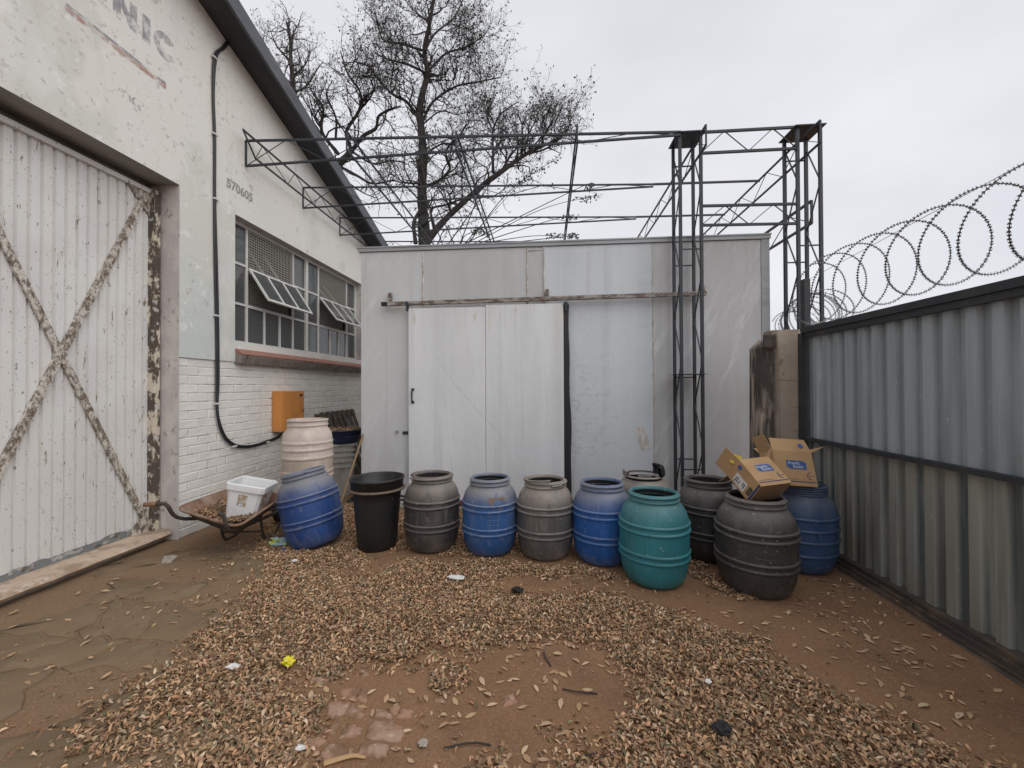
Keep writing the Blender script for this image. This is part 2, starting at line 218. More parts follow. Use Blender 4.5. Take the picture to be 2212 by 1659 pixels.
# ------------------------------------------------------------------ mesh helpers
WM = {}
class MB:
    def __init__(s): s.v = []; s.f = []
    def add(s, v, f):
        o = len(s.v); s.v += [tuple(map(float, p)) for p in v]; s.f += [tuple(i+o for i in q) for q in f]; return s
    def box(s, a, b):
        (x0, y0, z0), (x1, y1, z1) = a, b
        return s.add([(x0,y0,z0),(x1,y0,z0),(x1,y1,z0),(x0,y1,z0),(x0,y0,z1),(x1,y0,z1),(x1,y1,z1),(x0,y1,z1)],
            [(0,3,2,1),(4,5,6,7),(0,1,5,4),(1,2,6,5),(2,3,7,6),(3,0,4,7)])
    def bbox(s, a, b, c=.005):                           # box with chamfered vertical and top edges
        a = np.minimum(a, b); b = np.maximum(np.array(a), b) if False else b
        x0, y0, z0 = a; x1, y1, z1 = b
        def ring(i, z): return [(x0+i, y0, z), (x1-i, y0, z), (x1, y0+i, z), (x1, y1-i, z), (x1-i, y1, z), (x0+i, y1, z), (x0, y1-i, z), (x0, y0+i, z)]
        def ins(z): return [(x0+c*1.6, y0+c, z), (x1-c*1.6, y0+c, z), (x1-c, y0+c*1.6, z), (x1-c, y1-c*1.6, z), (x1-c*1.6, y1-c, z), (x0+c*1.6, y1-c, z), (x0+c, y1-c*1.6, z), (x0+c, y0+c*1.6, z)]
        R = [ins(z0), ring(c, z0+c), ring(c, z1-c), ins(z1)]
        v = [p for r in R for p in r]; f = [tuple(range(7, -1, -1)), tuple(range(24, 32))]
        for k in range(3):
            for i in range(8): j = (i+1) % 8; f.append((k*8+i, k*8+j, k*8+8+j, k*8+8+i))
        return s.add(v, f)
    def obox(s, o, a, b, c):                              # oriented box from a corner and three edge vectors
        o, a, b, c = map(np.array, (o, a, b, c))
        v = [o, o+a, o+a+b, o+b, o+c, o+a+c, o+a+b+c, o+b+c]
        f = [(0,3,2,1),(4,5,6,7),(0,1,5,4),(1,2,6,5),(2,3,7,6),(3,0,4,7)]
        if np.dot(np.cross(a, b), c) < 0: f = [q[::-1] for q in f]
        return s.add(v, f)
    def bar(s, p, q, w, h=None, upv=(0, 0, 1)):            # rectangular bar from p to q
        h = h or w; p, q = np.array(p, float), np.array(q, float); d = q-p; u = np.array(upv, float)
        if abs(np.dot(d/np.linalg.norm(d), u)) > .99: u = np.array([0, 1.0, 0])
        a = np.cross(d, u); a /= np.linalg.norm(a); b = np.cross(a, d); b /= np.linalg.norm(b)
        return s.obox(p-a*w/2-b*h/2, d, a*w, b*h)
    def tube(s, pts, r, n=8, cap=True):
        pts = np.array(pts, float); k = len(pts); r = np.full(k, r) if np.isscalar(r) else np.array(r)
        t = np.gradient(pts, axis=0); t /= np.linalg.norm(t, axis=1)[:, None]+1e-12
        ref = np.array([.31, .17, .93]);
        if abs(t[0] @ ref) > .9: ref = np.array([.9, .3, .1])
        a = np.cross(t[0], ref); a /= np.linalg.norm(a); V = []
        for i in range(k):
            a = a - t[i]*(a @ t[i]); a /= np.linalg.norm(a)+1e-12; b = np.cross(t[i], a)
            for j in range(n):
                th = 2*math.pi*j/n; V.append(pts[i] + r[i]*(math.cos(th)*a + math.sin(th)*b))
        f = [(i*n+j, i*n+(j+1) % n, (i+1)*n+(j+1) % n, (i+1)*n+j) for i in range(k-1) for j in range(n)]
        if cap: f += [tuple(range(n-1, -1, -1)), tuple(range((k-1)*n, k*n))]
        return s.add(V, f)
    def lathe(s, prof, n=40, a0=0, a1=2*math.pi, wob=None):
        full = abs(a1-a0-2*math.pi) < 1e-6; m = n if full else n+1; V = []
        for r, z in prof:
            for j in range(m):
                th = a0+(a1-a0)*j/n; rr = r*(1+(wob(th, z) if wob else 0)); V.append((rr*math.cos(th), rr*math.sin(th), z))
        f = []
        for i in range(len(prof)-1):
            for j in range(n):
                j2 = (j+1) % m; f.append((i*m+j, i*m+j2, (i+1)*m+j2, (i+1)*m+j))
        return s.add(V, f)
    def poly(s, pts): return s.add(pts, [tuple(range(len(pts)))])
    def prism(s, pts, d):                                  # polygon extruded by vector d
        n = len(pts); p = np.array(pts, float); q = p+np.array(d)
        return s.add(list(p)+list(q), [tuple(range(n-1, -1, -1)), tuple(range(n, 2*n))]+[(i, (i+1) % n, n+(i+1) % n, n+i) for i in range(n)])
    def mesh(s, name, smooth=False):
        me = bpy.data.meshes.new(name); me.from_pydata(s.v, [], s.f); me.update()
        if smooth: me.shade_smooth()
        return me
    def build(s, name, mat, parent=None, smooth=False, local=False):
        return link(name, s.mesh(name, smooth), mat, parent, local)
def link(name, me, mat, parent=None, local=False, loc=(0, 0, 0)):
    if mat and len(me.materials) == 0: me.materials.append(mat)
    o = bpy.data.objects.new(name, me); COL.objects.link(o); o.location = loc
    WM[o] = Matrix.Translation(loc)
    if parent:
        o.parent = parent
        if local: WM[o] = WM[parent] @ WM[o]
        else: o.matrix_parent_inverse = WM[parent].inverted()
    return o
def tag(o, label, cat, group=None, kind=None):
    if label: o['label'] = label
    if cat: o['category'] = cat
    if group: o['group'] = group
    if kind: o['kind'] = kind
    return o
def thing(name, label, cat, loc=(0, 0, 0), rot=(0, 0, 0), group=None, scale=1.0):
    o = bpy.data.objects.new(name, None); COL.objects.link(o); o.empty_display_size = .1
    o.location = loc; o.rotation_euler = rot; o.scale = (scale,)*3
    WM[o] = Matrix.LocRotScale(Vector(loc), Euler(rot), Vector((scale,)*3)); return tag(o, label, cat, group)
def autosmooth(o, ang=35):
    me = o.data; me.shade_smooth(); me.set_sharp_from_angle(angle=math.radians(ang)); return o
def smoothpath(P, n=8):                                    # Catmull-Rom
    P = np.array(P, float); Q = np.vstack([2*P[0]-P[1], P, 2*P[-1]-P[-2]]); out = []
    for i in range(1, len(Q)-2):
        for k in range(n):
            t = k/n; a, b, c, d = Q[i-1], Q[i], Q[i+1], Q[i+2]
            out.append(.5*((2*b)+(c-a)*t+(2*a-5*b+4*c-d)*t*t+(3*b-a-3*c+d)*t**3))
    out.append(P[-1]); return np.array(out)
_g = RNG.random((64, 64))
def vnoise(x, y):
    x = np.asarray(x, float); y = np.asarray(y, float); xi = np.floor(x).astype(int); yi = np.floor(y).astype(int); fx = x-xi; fy = y-yi
    fx = fx*fx*(3-2*fx); fy = fy*fy*(3-2*fy); g = lambda a, b: _g[a % 64, b % 64]
    return (g(xi, yi)*(1-fx)+g(xi+1, yi)*fx)*(1-fy)+(g(xi, yi+1)*(1-fx)+g(xi+1, yi+1)*fx)*fy
def inpoly(P, poly):
    x, y = P[:, 0], P[:, 1]; ins = np.zeros(len(P), bool); n = len(poly)
    for i in range(n):
        x1, y1 = poly[i]; x2, y2 = poly[(i+1) % n]
        if y1 == y2: continue
        c = ((y1 > y) != (y2 > y)) & (x < (x2-x1)*(y-y1)/(y2-y1)+x1); ins ^= c
    return ins
def text_mesh(s, size, ex=0.0, bold=0.0):
    cu = bpy.data.curves.new('txt', 'FONT'); cu.body = s; cu.size = size; cu.offset = bold; cu.extrude = ex; cu.align_x = 'CENTER'; cu.align_y = 'CENTER'; cu.resolution_u = 3
    o = bpy.data.objects.new('txt', cu); COL.objects.link(o); dg = bpy.context.evaluated_depsgraph_get()
    me = bpy.data.meshes.new_from_object(o.evaluated_get(dg)); bpy.data.objects.remove(o); bpy.data.curves.remove(cu); me.materials.clear(); return me

# ------------------------------------------------------------------ ground
def gz(x, y): return .012*(vnoise(x*1.3+5, y*1.3+9)-.5) + .006*(vnoise(x*6, y*6)-.5)
xs = np.concatenate([[-600, -200, -60, -20, -9], np.linspace(-5, 3.6, 190), [8, 20, 60, 200, 600]])
ys = np.concatenate([[-600, -200, -60, -20, -6, -2], np.linspace(.6, 6.2, 150), [9, 14, 30, 60, 200, 700]])
X, Y = np.meshgrid(xs, ys); Z = gz(X, Y)
far = (X < -5) | (X > 3.6) | (Y < .6) | (Y > 6.2); Z[far] = -.01
nx, ny = len(xs), len(ys); vv = np.stack([X.ravel(), Y.ravel(), Z.ravel()], 1)
ii = np.arange(nx*ny).reshape(ny, nx); ff = np.stack([ii[:-1, :-1].ravel(), ii[:-1, 1:].ravel(), ii[1:, 1:].ravel(), ii[1:, :-1].ravel()], 1)
gm = bpy.data.meshes.new('ground'); gm.from_pydata(vv.tolist(), [], ff.tolist()); gm.shade_smooth()
ground = link('ground', gm, dirt_m); tag(ground, 'brown bare dirt of the yard', None, kind='structure')

# cracked dirt-covered paving slabs at the left
rr = random.Random(5); GXN, GYN = 9, 9
def node(i, j):
    r = random.Random(i*97+j*13+3); return np.array([-4.02+i*.42+(.12 if j % 2 else 0)+r.uniform(-.17, .17), 1.2+j*.36+.05*i+r.uniform(-.14, .14)])
def edge(a, b, key):
    r = random.Random(key); d = b-a; nrm = np.array([-d[1], d[0]]); return [a+d*t+nrm*(r.uniform(-.12, .12) if t else 0) for t in (0, .17, .33, .5, .67, .83)]
for i in range(GXN-2):
    for j in range(GYN-2):
        c = [node(i, j), node(i+1, j), node(i+1, j+1), node(i, j+1)]
        P = edge(c[0], c[1], i*1000+j) + edge(c[1], c[2], (i+1)*1000+j+500000) + [p for p in [c[2]]+edge(c[3], c[2], i*1000+j+1)[:0:-1]] + [p for p in [c[3]]+edge(c[0], c[3], i*1000+j+500000)[:0:-1]]
        P = np.array(P); ctr = P.mean(0)
        if ctr[0] < -3.9 or ctr[0] > -1.75+.25*(ctr[1]-1.2) or (ctr[1] > 3.75) or random.Random(i*31+j*7).random() < .2: continue
        q = ctr+(P-ctr)*(1-.014/np.linalg.norm(P-ctr, axis=1))[:, None]; q2 = ctr+(P-ctr)*(1-.024/np.linalg.norm(P-ctr, axis=1))[:, None]
        h = .0105+rr.uniform(-.003, .003); n = len(P); tx, ty = rr.uniform(-.004, .004), rr.uniform(-.004, .004)
        m = MB(); m.add([(x, y, -.02) for x, y in q]+[(x, y, gz(x, y)+h-.004+tx*(x-ctr[0])) for x, y in q]+[(x, y, gz(x, y)+h+tx*(x-ctr[0])) for x, y in q2]+[(ctr[0], ctr[1], gz(*ctr)+h+.002)],
            [(k+a*n, (k+1) % n+a*n, (k+1) % n+(a+1)*n, k+(a+1)*n) for a in (0, 1) for k in range(n)]+[(2*n+k, 2*n+(k+1) % n, 3*n) for k in range(n)])
        m.build('paving_slab', slab_m, ground, smooth=True)
# red pavers showing through the dirt (outlines measured in a 3.456x crop at 660,1560)
PV = ['650,590 720,550 830,570 790,660 700,670', '840,570 910,575 890,690 790,670', '550,700 760,690 690,790 600,830 545,800', '770,700 850,730 880,790 800,840 690,795', '960,750 1050,740 1110,800 1100,830 950,815',
      '1060,740 1180,710 1140,800 1105,790', '1190,740 1300,760 1270,820 1140,830', '520,920 650,850 660,900 610,960 510,950', '720,860 850,900 850,950 780,990 640,1000', '950,850 1090,845 1190,880 1220,950 1180,1020 870,1000 890,930',
      '340,1000 500,980 540,1020 460,1090 300,1080', '590,1040 690,1060 720,1110 640,1200 520,1220 480,1130', '730,1080 780,1090 760,1140 720,1150', '850,1040 1080,1050 1060,1150 960,1160 790,1150', '190,1120 290,1100 280,1180 200,1220',
      '830,420 900,405 920,450 850,470', '390,470 520,440 600,480 470,520', '1450,640 1560,620 1570,690 1470,690', '2030,620 2160,590 2190,680 2070,720']
def jag(P, r, k=3, amp=.10):
    out = []; n = len(P)
    for i in range(n):
        a, b = P[i], P[(i+1) % n]; d = b-a; nn = np.array([-d[1], d[0]])
        out.append(a); out += [a+d*(t+1)/(k+1)+nn*r.uniform(-amp, amp) for t in range(k)]
    return np.array(out)
for pi_, sp in enumerate(PV):
    P = np.array([gp((660+float(a.split(',')[0])/3.456)*.864, (1560+float(a.split(',')[1])/3.456)*.864)[:2] for a in sp.split()])
    r = random.Random(pi_); P = jag(P, r); ctr = P.mean(0); n = len(P); low = pi_ > 14
    q2 = ctr+(P-ctr)*(1-.012/np.maximum(.03, np.linalg.norm(P-ctr, axis=1)))[:, None]
    h = (.004 if low else .009)+r.uniform(-.002, .003)
    m = MB(); m.add([(x, y, -.02) for x, y in P]+[(x, y, gz(x, y)+h-.006) for x, y in P]+[(x, y, gz(x, y)+h) for x, y in q2]+[(ctr[0], ctr[1], gz(*ctr)+h+.003)],
        [(k+a*n, (k+1) % n+a*n, (k+1) % n+(a+1)*n, k+(a+1)*n) for a in (0, 1) for k in range(n)]+[(2*n+k, 2*n+(k+1) % n, 3*n) for k in range(n)])
    m.build('paver', paver_m, ground, smooth=True)

# ------------------------------------------------------------------ workshop building on the left
XL, XD = -3.90, -4.17
bld = thing('workshop_building', 'white plastered gable-end workshop with peeling paint, window and big steel door', 'building', (-6.5, 4.5, 0))
R1 = pxx(515, 0, -3.52); R2 = pxx(835, 525, -3.52); RS = (R2[2]-R1[2])/(R2[1]-R1[1])
def rz(y): return R1[2]+RS*(y-R1[1])                       # top of the roof sheet
YR = .4
def wt(y): return rz(max(y, YR) if y >= YR else 2*YR-y)-.13   # underside of the roof
DY0, DY1, DZ = -3.2, 4.02, 3.78
WY0, WY1, WZ0, WZ1 = 4.80, 8.33, 2.185, 3.80
def wallgrid(yb, zb, holes, x):
    m = MB()
    for i in range(len(yb)-1):
        for j in range(len(zb)-1):
            y0, y1 = yb[i], yb[i+1]; z0, z1 = zb[j], zb[j+1]
            if any(a <= (y0+y1)/2 <= b and c <= (z0+z1)/2 <= d for a, b, c, d in holes): continue
            m.poly([(x, y0, z0), (x, y1, z0), (x, y1, z1), (x, y0, z1)])
        m.poly([(x, yb[i], zb[-1]), (x, yb[i+1], zb[-1]), (x, yb[i+1], wt(yb[i+1])), (x, yb[i], wt(yb[i]))])
    return m
BZ = 1.94
m = wallgrid([-5, DY0, YR, 2.5, DY1, WY0, WY1, 10.2], [BZ, WZ0, DZ, WZ1, 4.4], [(DY0, DY1, 0, DZ), (WY0, WY1, WZ0, WZ1), (4.03, 11, 0, BZ)], XL)
m.poly([(XL, -5, 0), (XL, DY0, 0), (XL, DY0, BZ), (XL, -5, BZ)])
m.poly([(XL, DY1, BZ), (XL, 10.2, BZ), (XL-.02, 10.2, BZ), (XL-.02, DY1, BZ)])   # the little ledge above the brickwork
m.build('wall', plaster, bld)
m = MB()                                                   # window reveals and door jamb
for a, b in (((XL, WY0, WZ0), (XL, WY0, WZ1)), ((XL, WY0, WZ1), (XL, WY1, WZ1)), ((XL, WY1, WZ1), (XL, WY1, WZ0)), ((XL, WY1, WZ0), (XL, WY0, WZ0))):
    m.poly([a, b, (XL-.25, b[1], b[2]), (XL-.25, a[1], a[2])])
m.build('window_reveal', reveal_m, bld)
m = MB().poly([(XL, DY1, 0), (XL, DY1, DZ), (XL-.4, DY1, DZ), (XL-.4, DY1, 0)]); m.build('door_jamb', reveal_m, bld); MB().poly([(XL, DY0, 0), (XL, DY0, DZ), (XL-.4, DY0, DZ), (XL-.4, DY0, 0)]).build('door_jamb', reveal_m, bld)
m = MB().poly([(XL, DY0, DZ), (XL, DY1, DZ), (XL-.42, DY1, DZ), (XL-.42, DY0, DZ)]); m.build('door_lintel', concrete_dark, bld)
m = MB()                                                   # the other sides of the building
m.poly([(-9, -5, 0), (-9, 10.2, 0), (-9, 10.2, wt(10.2)), (-9, YR, wt(YR)), (-9, -5, wt(-5))])
m.poly([(-9, 10.2, 0), (XL, 10.2, 0), (XL, 10.2, wt(10.2)), (-9, 10.2, wt(10.2))]).poly([(-9, -5, 0), (XL, -5, 0), (XL, -5, wt(-5)), (-9, -5, wt(-5))])
m.build('far_wall', concrete_dark, bld)
# brickwork under the window: recessed mortar bed, one object per brick
bed = MB().poly([(XL-.0205, DY1, -.02), (XL-.0205, 10.2, -.02), (XL-.0205, 10.2, BZ), (XL-.0205, DY1, BZ)]).build('brick_wall', mortar_m, bld)
CH, BL_, JT = BZ/20, .262, .008
def brickmesh(seed, full=True):
    r = random.Random(seed); l, h, c = (BL_-JT if full else BL_/2-JT), CH-JT*.85, .006; j = lambda: r.uniform(-.0025, .0025)
    V = []
    for d, ins in ((-.03, 0), (-.003, 0), (.0015, c)):
        V += [(d+j()*(ins > 0), ins+j(), ins+j()), (d+j()*(ins > 0), l-ins+j(), ins+j()), (d+j()*(ins > 0), l-ins+j(), h-ins+j()), (d+j()*(ins > 0), ins+j(), h-ins+j())]
    f = [(8, 9, 10, 11)]+[(k*4+i, k*4+(i+1) % 4, k*4+4+(i+1) % 4, k*4+4+i) for k in (0, 1) for i in range(4)]
    me = bpy.data.meshes.new('brick'); me.from_pydata(V, [], f); me.materials.append(brick_m); return me
BMS = [brickmesh(i) for i in range(12)]; HBM = [brickmesh(50+i, False) for i in range(3)]
slots = []
for c in range(20):
    y = DY1+.004
    if c % 2: slots.append((y, c, True)); y += BL_/2
    while y < 10.0: slots.append((y, c, False)); y += BL_
slots.sort(key=lambda s: s[0]); restm = MB()
for k, (y, c, half) in enumerate(slots):
    me = random.choice(HBM if half else BMS); z = c*CH+JT*.4
    if k < 300: link('brick', me, None, bed, loc=(XL-.016+random.uniform(-.002, .002), y, z))
    else: restm.add([(XL-.016+v.co.x, y+v.co.y, z+v.co.z) for v in me.vertices], [tuple(p.vertices) for p in me.polygons])
ro = restm.build('brick_courses', brick_m, bed); ro['kind'] = 'stuff'
# roof
rf = MB(); YE = 10.45
for x0, x1, t0, t1 in ((-9.2, -3.56, 0, -.06),):
    for (ya, yb_) in ((YR, YE), (YR, -5.5)):
        za, zb = rz(YR), (rz(yb_) if yb_ > YR else rz(2*YR-yb_))
        rf.add([(x0, ya, za), (x1, ya, za), (x1, yb_, zb), (x0, yb_, zb), (x0, ya, za-.06), (x1, ya, za-.06), (x1, yb_, zb-.06), (x0, yb_, zb-.06)], [(0,1,2,3),(7,6,5,4),(0,4,5,1),(1,5,6,2),(2,6,7,3),(3,7,4,0)])
roof = rf.build('roof', soffit_m, bld)
def sloped(y0, y1, x0, x1, dz0, dz1):
    return MB().add([(x0, y0, rz(y0)+dz0), (x1, y0, rz(y0)+dz0), (x1, y1, rz(y1)+dz0), (x0, y1, rz(y1)+dz0), (x0, y0, rz(y0)+dz1), (x1, y0, rz(y0)+dz1), (x1, y1, rz(y1)+dz1), (x0, y1, rz(y1)+dz1)], [(0,3,2,1),(4,5,6,7),(0,1,5,4),(1,2,6,5),(2,3,7,6),(3,0,4,7)])
sloped(YR, YE+.02, -3.557, -3.52, -.20, .012).build('barge_board', barge_m, roof)
sloped(YR, YE, -3.93, -3.60, -.125, -.064).build('soffit_board', soffit_m, roof)
for y in (): MB().box((-3.95, y, rz(y+.07)-.21), (-3.562, y+.07, rz(y+.07)-.127)).build('purlin_end', soffit_m, roof)
# faded lettering
XI = XL+.003
lt = MB(); q = lambda y, z: (XI, y, z)
for y0, y1 in ((3.21, 3.29), (3.02, 3.10)): lt.poly([q(y0, 5.0), q(y1, 5.0), q(y1, 5.26), q(y0, 5.26)])
lt.build('faded_letter', ink_m, bld)
MB().poly([q(3.34, 5.0), q(3.41, 5.0), q(3.41, 5.26), q(3.34, 5.26)]).poly([q(3.412, 5.14), q(3.485, 5.0), q(3.488, 5.12), q(3.414, 5.26)]).poly([q(3.49, 5.0), q(3.56, 5.0), q(3.56, 5.26), q(3.49, 5.26)]).build('faded_letter', ink_m, bld)
MB().poly([q(3.61, 5.0), q(3.69, 5.0), q(3.69, 5.26), q(3.61, 5.26)]).build('faded_letter', ink_m, bld)
cm = MB(); n = 22
for k in range(n):
    a, b = [math.radians(40+(290*(k+d))/n) for d in (0, 1)]
    P = lambda t, s: q(3.85+math.cos(t)*.125*s, 5.125+math.sin(t)*.135*s)
    cm.poly([P(a, .52), P(a, 1), P(b, 1), P(b, .52)])
cm.build('faded_letter', ink_m, bld)
MB().poly([q(2.98, 4.735), q(3.86, 4.735), q(3.86, 4.762), q(2.98, 4.762)]).build('faded_stripe', ink_m, bld)
MB().poly([q(2.97, 4.69), q(3.86, 4.69), q(3.86, 4.734), q(2.97, 4.734)]).build('faded_stripe', red_ink, bld)
def wtext(s, size, y, z, mat):
    me = text_mesh(s, size, 0, .006); o = link('painted_text', me, mat, bld)
    o.matrix_parent_inverse = WM[bld].inverted(); o.matrix_basis = Matrix(((0, 0, 1, XI), (1, 0, 0, y), (0, 1, 0, z), (0, 0, 0, 1)))
wtext('570605', .15, 4.88, 4.13, ink2_m); wtext("DG'", .13, 3.52, 4.33, ink3_m)
# big steel door
def corr(y0, y1, z0, z1, x, pitch, flat, dep, sl, jit=0, dirx=1, zfun=None):
    P = []; y = y0
    while y < y1:
        P += [(x, y), (x, min(y1, y+flat)), (x-dep*dirx, min(y1, y+flat+sl)), (x-dep*dirx, min(y1, y+pitch-sl))]; y += pitch
    P.append((x, y1)); m = MB(); n = len(P); r = random.Random(3)
    m.add([(px_+r.uniform(-jit, jit), py_, z0) for px_, py_ in P]+[(px_, py_, z1) for px_, py_ in P], [(i, i+1, n+i+1, n+i) for i in range(n-1)]); return m
door = corr(DY0, 3.93, .16, 3.67, XD, .0855, .056, .021, .008).build('door', door_m, bld)
zb = MB(); r = random.Random(8); yy = np.arange(DY0, 3.93, .03)
top = [(.17+.035*vnoise(y*5, 3.3)+.02*vnoise(y*21, 8.1)) for y in yy]
zb.add([(XD+.004, y, .10) for y in yy]+[(XD+.004, y, t) for y, t in zip(yy, top)], [(i, i+1, len(yy)+i+1, len(yy)+i) for i in range(len(yy)-1)]); zb.build('bottom_edge', door_edge_m, door)
def wpt(u, v, x): return pxx(u, v, x)
A, B = wpt(305, 415, XD+.02), wpt(128, 765, XD+.02)
MB().bar(A, B+(B-A)*1.15, .012, .075, upv=(0, 1, 0)).build('brace', brace_m, door) if False else None
def flatbar(a, b, wdt, th):
    a = np.array(a); b = np.array(b); d = b-a; d /= np.linalg.norm(d); nrm = np.cross(d, (1, 0, 0)); nrm /= np.linalg.norm(nrm)
    return MB().obox(a-nrm*wdt/2, b-a, nrm*wdt, np.array((th, 0, 0)))
d1 = wpt(128, 765, XD+.004); d2 = wpt(312, 420, XD+.004); e2 = wpt(318, 1138, XD+.004)
flatbar(d2, d1+(d1-d2)*1.05, .056, .028).build('brace', brace_m, door)
flatbar(e2, d1+(d1-e2)*1.05, .056, .022).build('brace', brace_m, door)
MB().box((XD-.03, 3.93, .10), (XD+.07, 4.00, 3.70)).build('edge_post', frame_post_m, door)
MB().box((XD-.03, DY0, 3.655), (XD+.035, 3.93, 3.70)).build('top_rail', door_m, door)
MB().prism([(XD+.012, 3.93, 3.66), (XD+.012, 3.93, 3.42), (XD+.012, 3.70, 3.66)], (.008, 0, 0)).build('gusset', brace_m, door)
MB().prism([(XD+.012, 3.93, .11), (XD+.012, 3.70, .11), (XD+.012, 3.93, .40)], (.008, 0, 0)).build('gusset', brace_m, door)
MB().box((XL-.42, DY0, 3.60), (XL-.33, DY1, DZ-.002)).build('door_track', concrete_dark, bld)
kb = MB(); yy = np.linspace(DY0, 4.0, 180); V = []
for y in yy:
    j = .02*vnoise(y*3, 1.7)+.012*vnoise(y*17, 5.2); k_ = .012*vnoise(y*11, 2.2); V += [(XD-.06, y, .05), (XD+.18+j, y, .045), (XD+.205+j, y, .075), (XD+.165+j, y, .105+k_), (XD-.06, y, .13)]
kb.add(V, [(i*5+k, i*5+5+k, i*5+5+(k+1) % 5, i*5+(k+1) % 5) for i in range(179) for k in range(5)]+[(0, 1, 2, 3, 4), (899, 898, 897, 896, 895)])
thr = kb.build('threshold', kerb_m, bld)
MB().box((XD-.06, DY0, -.05), (XD+.12, 4.0, .05)).build('threshold_bearer', concrete_dark, bld)
# window
FX = -4.05
win = MB().box((FX-.02, WY0, WZ1-.04), (FX+.02, WY1, WZ1)).box((FX-.02, WY0, WZ0), (FX+.02, WY1, WZ0+.045)).box((FX-.02, WY0, WZ0+.045), (FX+.02, WY0+.035, WZ1-.04)).box((FX-.02, WY1-.045, WZ0+.045), (FX+.02, WY1, WZ1-.04)).box((FX-.022, 6.515, WZ0+.045), (FX+.028, 6.575, WZ1-.04)).build('window', win_frame_m, bld)
ZR = [WZ0+.045, 2.72, 3.25, WZ1-.04]
def fbar(a, b, wd=.03, nm='glazing_bar'):
    MB().box((FX-.014, min(a[0], b[0])-(wd/2 if a[0] == b[0] else 0), min(a[1], b[1])-(wd/2 if a[1] == b[1] else 0)), (FX+.014, max(a[0], b[0])+(wd/2 if a[0] == b[0] else 0), max(a[1], b[1])+(wd/2 if a[1] == b[1] else 0))).build(nm, win_frame_m, win)
def pane(y0, y1, z0, z1):
    t = random.uniform(-.0035, .0035); x = FX-.004
    MB().add([(x-t, y0, z0), (x+t, y1, z0), (x+t*.5, y1, z1), (x-t, y0, z1), (x-t-.004, y0, z0), (x+t-.004, y1, z0), (x+t*.5-.004, y1, z1), (x-t-.004, y0, z1)], [(0,1,2,3),(7,6,5,4),(0,4,5,1),(1,5,6,2),(2,6,7,3),(3,7,4,0)]).build('pane', glass_m, win)
COLS = ((WY0+.035, 5.18, 6.19, 6.515), (6.575, 6.92, 7.93, WY1-.045))
for w_, (c0, c1, c2, c3) in enumerate(COLS):
    for cy_ in (c1, c2): fbar((cy_, ZR[0]), (cy_, ZR[3]), .035)
    for zz in (ZR[1], ZR[2]):
        for a, b in ((c0, c1-.0175), (c2+.0175, c3)): fbar((a, zz), (b, zz))
    fbar((c1+.0175, ZR[1]), (c2-.0175, ZR[1]), .04)
    for a, b in ((c0, c1-.0175), (c2+.0175, c3)):
        for k in range(3): pane(a-.006, b+.006, ZR[k]+(.009 if k else 0), ZR[k+1]-(.009 if k < 2 else 0))
    subs = [c1+.0175, 5.53, 5.87, c2-.0175] if w_ == 0 else [c1+.0175, 7.31, 7.62, c2-.0175]
    for s_ in subs[1:-1]: fbar((s_, ZR[0]), (s_, ZR[1]-.02))
    for a, b in zip(subs[:-1], subs[1:]): pane(a+.004, b-.004, ZR[0]-.003, ZR[1]-.015)
    # woven mesh, upper half outside and lower half inside
    mm = MB(); z0, z1 = ZR[1]+.02, ZR[3]
    for y in np.arange(c1+.03, c2-.02, .036): mm.box((FX+.016, y-.0035, ZR[2]), (FX+.021, y+.0035, z1)); mm.box((FX-.05, y-.003, z0), (FX-.045, y+.003, ZR[2]))
    for z in np.arange(ZR[2]+.01, z1, .036): mm.box((FX+.0215, c1+.018, z-.0035), (FX+.0255, c2-.018, z+.0035))
    for z in np.arange(z0, ZR[2], .036): mm.box((FX-.056, c1+.018, z-.003), (FX-.0515, c2-.018, z+.003))
    mm.build('mesh_screen', mesh_m, win)
    # pivoting sash, lower half swung out
    ang = math.radians(33 if w_ == 0 else 38); up_ = np.array([-math.sin(ang), 0, math.cos(ang)]); h = .50; o0 = np.array([FX+.03, 0, ZR[2]-.03])
    sy0, sy1 = c1+.02, c2+.045
    def sbar(y0, z0, y1, z1, wd=.035):
        a = o0+np.array([0, y0, 0])+up_*z0; b = o0+np.array([0, y1, 0])+up_*z1; MB().bar(a, b, .022, wd, upv=(np.cross(b-a, np.array([math.cos(ang), 0, math.sin(ang)])))).build('sash_bar', win_frame_m, win)
    sbar(sy0, -h, sy1, -h); sbar(sy0, .0, sy1, .0)
    sp = np.linspace(sy0+.01, sy1-.01, 4)
    for k, y in enumerate(sp): sbar(y, -h+.018, y, (-.018), .032)
    for k, y in enumerate(sp[1:3]):
        a = o0+np.array([-.03, y, 0])+up_*.03; MB().bar(a, a+up_*(h-.05), .02, .026).build('sash_bar', win_frame_m, win)
    for k in range(3):
        a = o0+np.array([-.003, sp[k], 0]); MB().obox(a+up_*(-h), np.array([0, sp[k+1]-sp[k], 0]), up_*h, np.array([math.cos(ang), 0, math.sin(ang)])*.004).build('pane', glass_m, win)
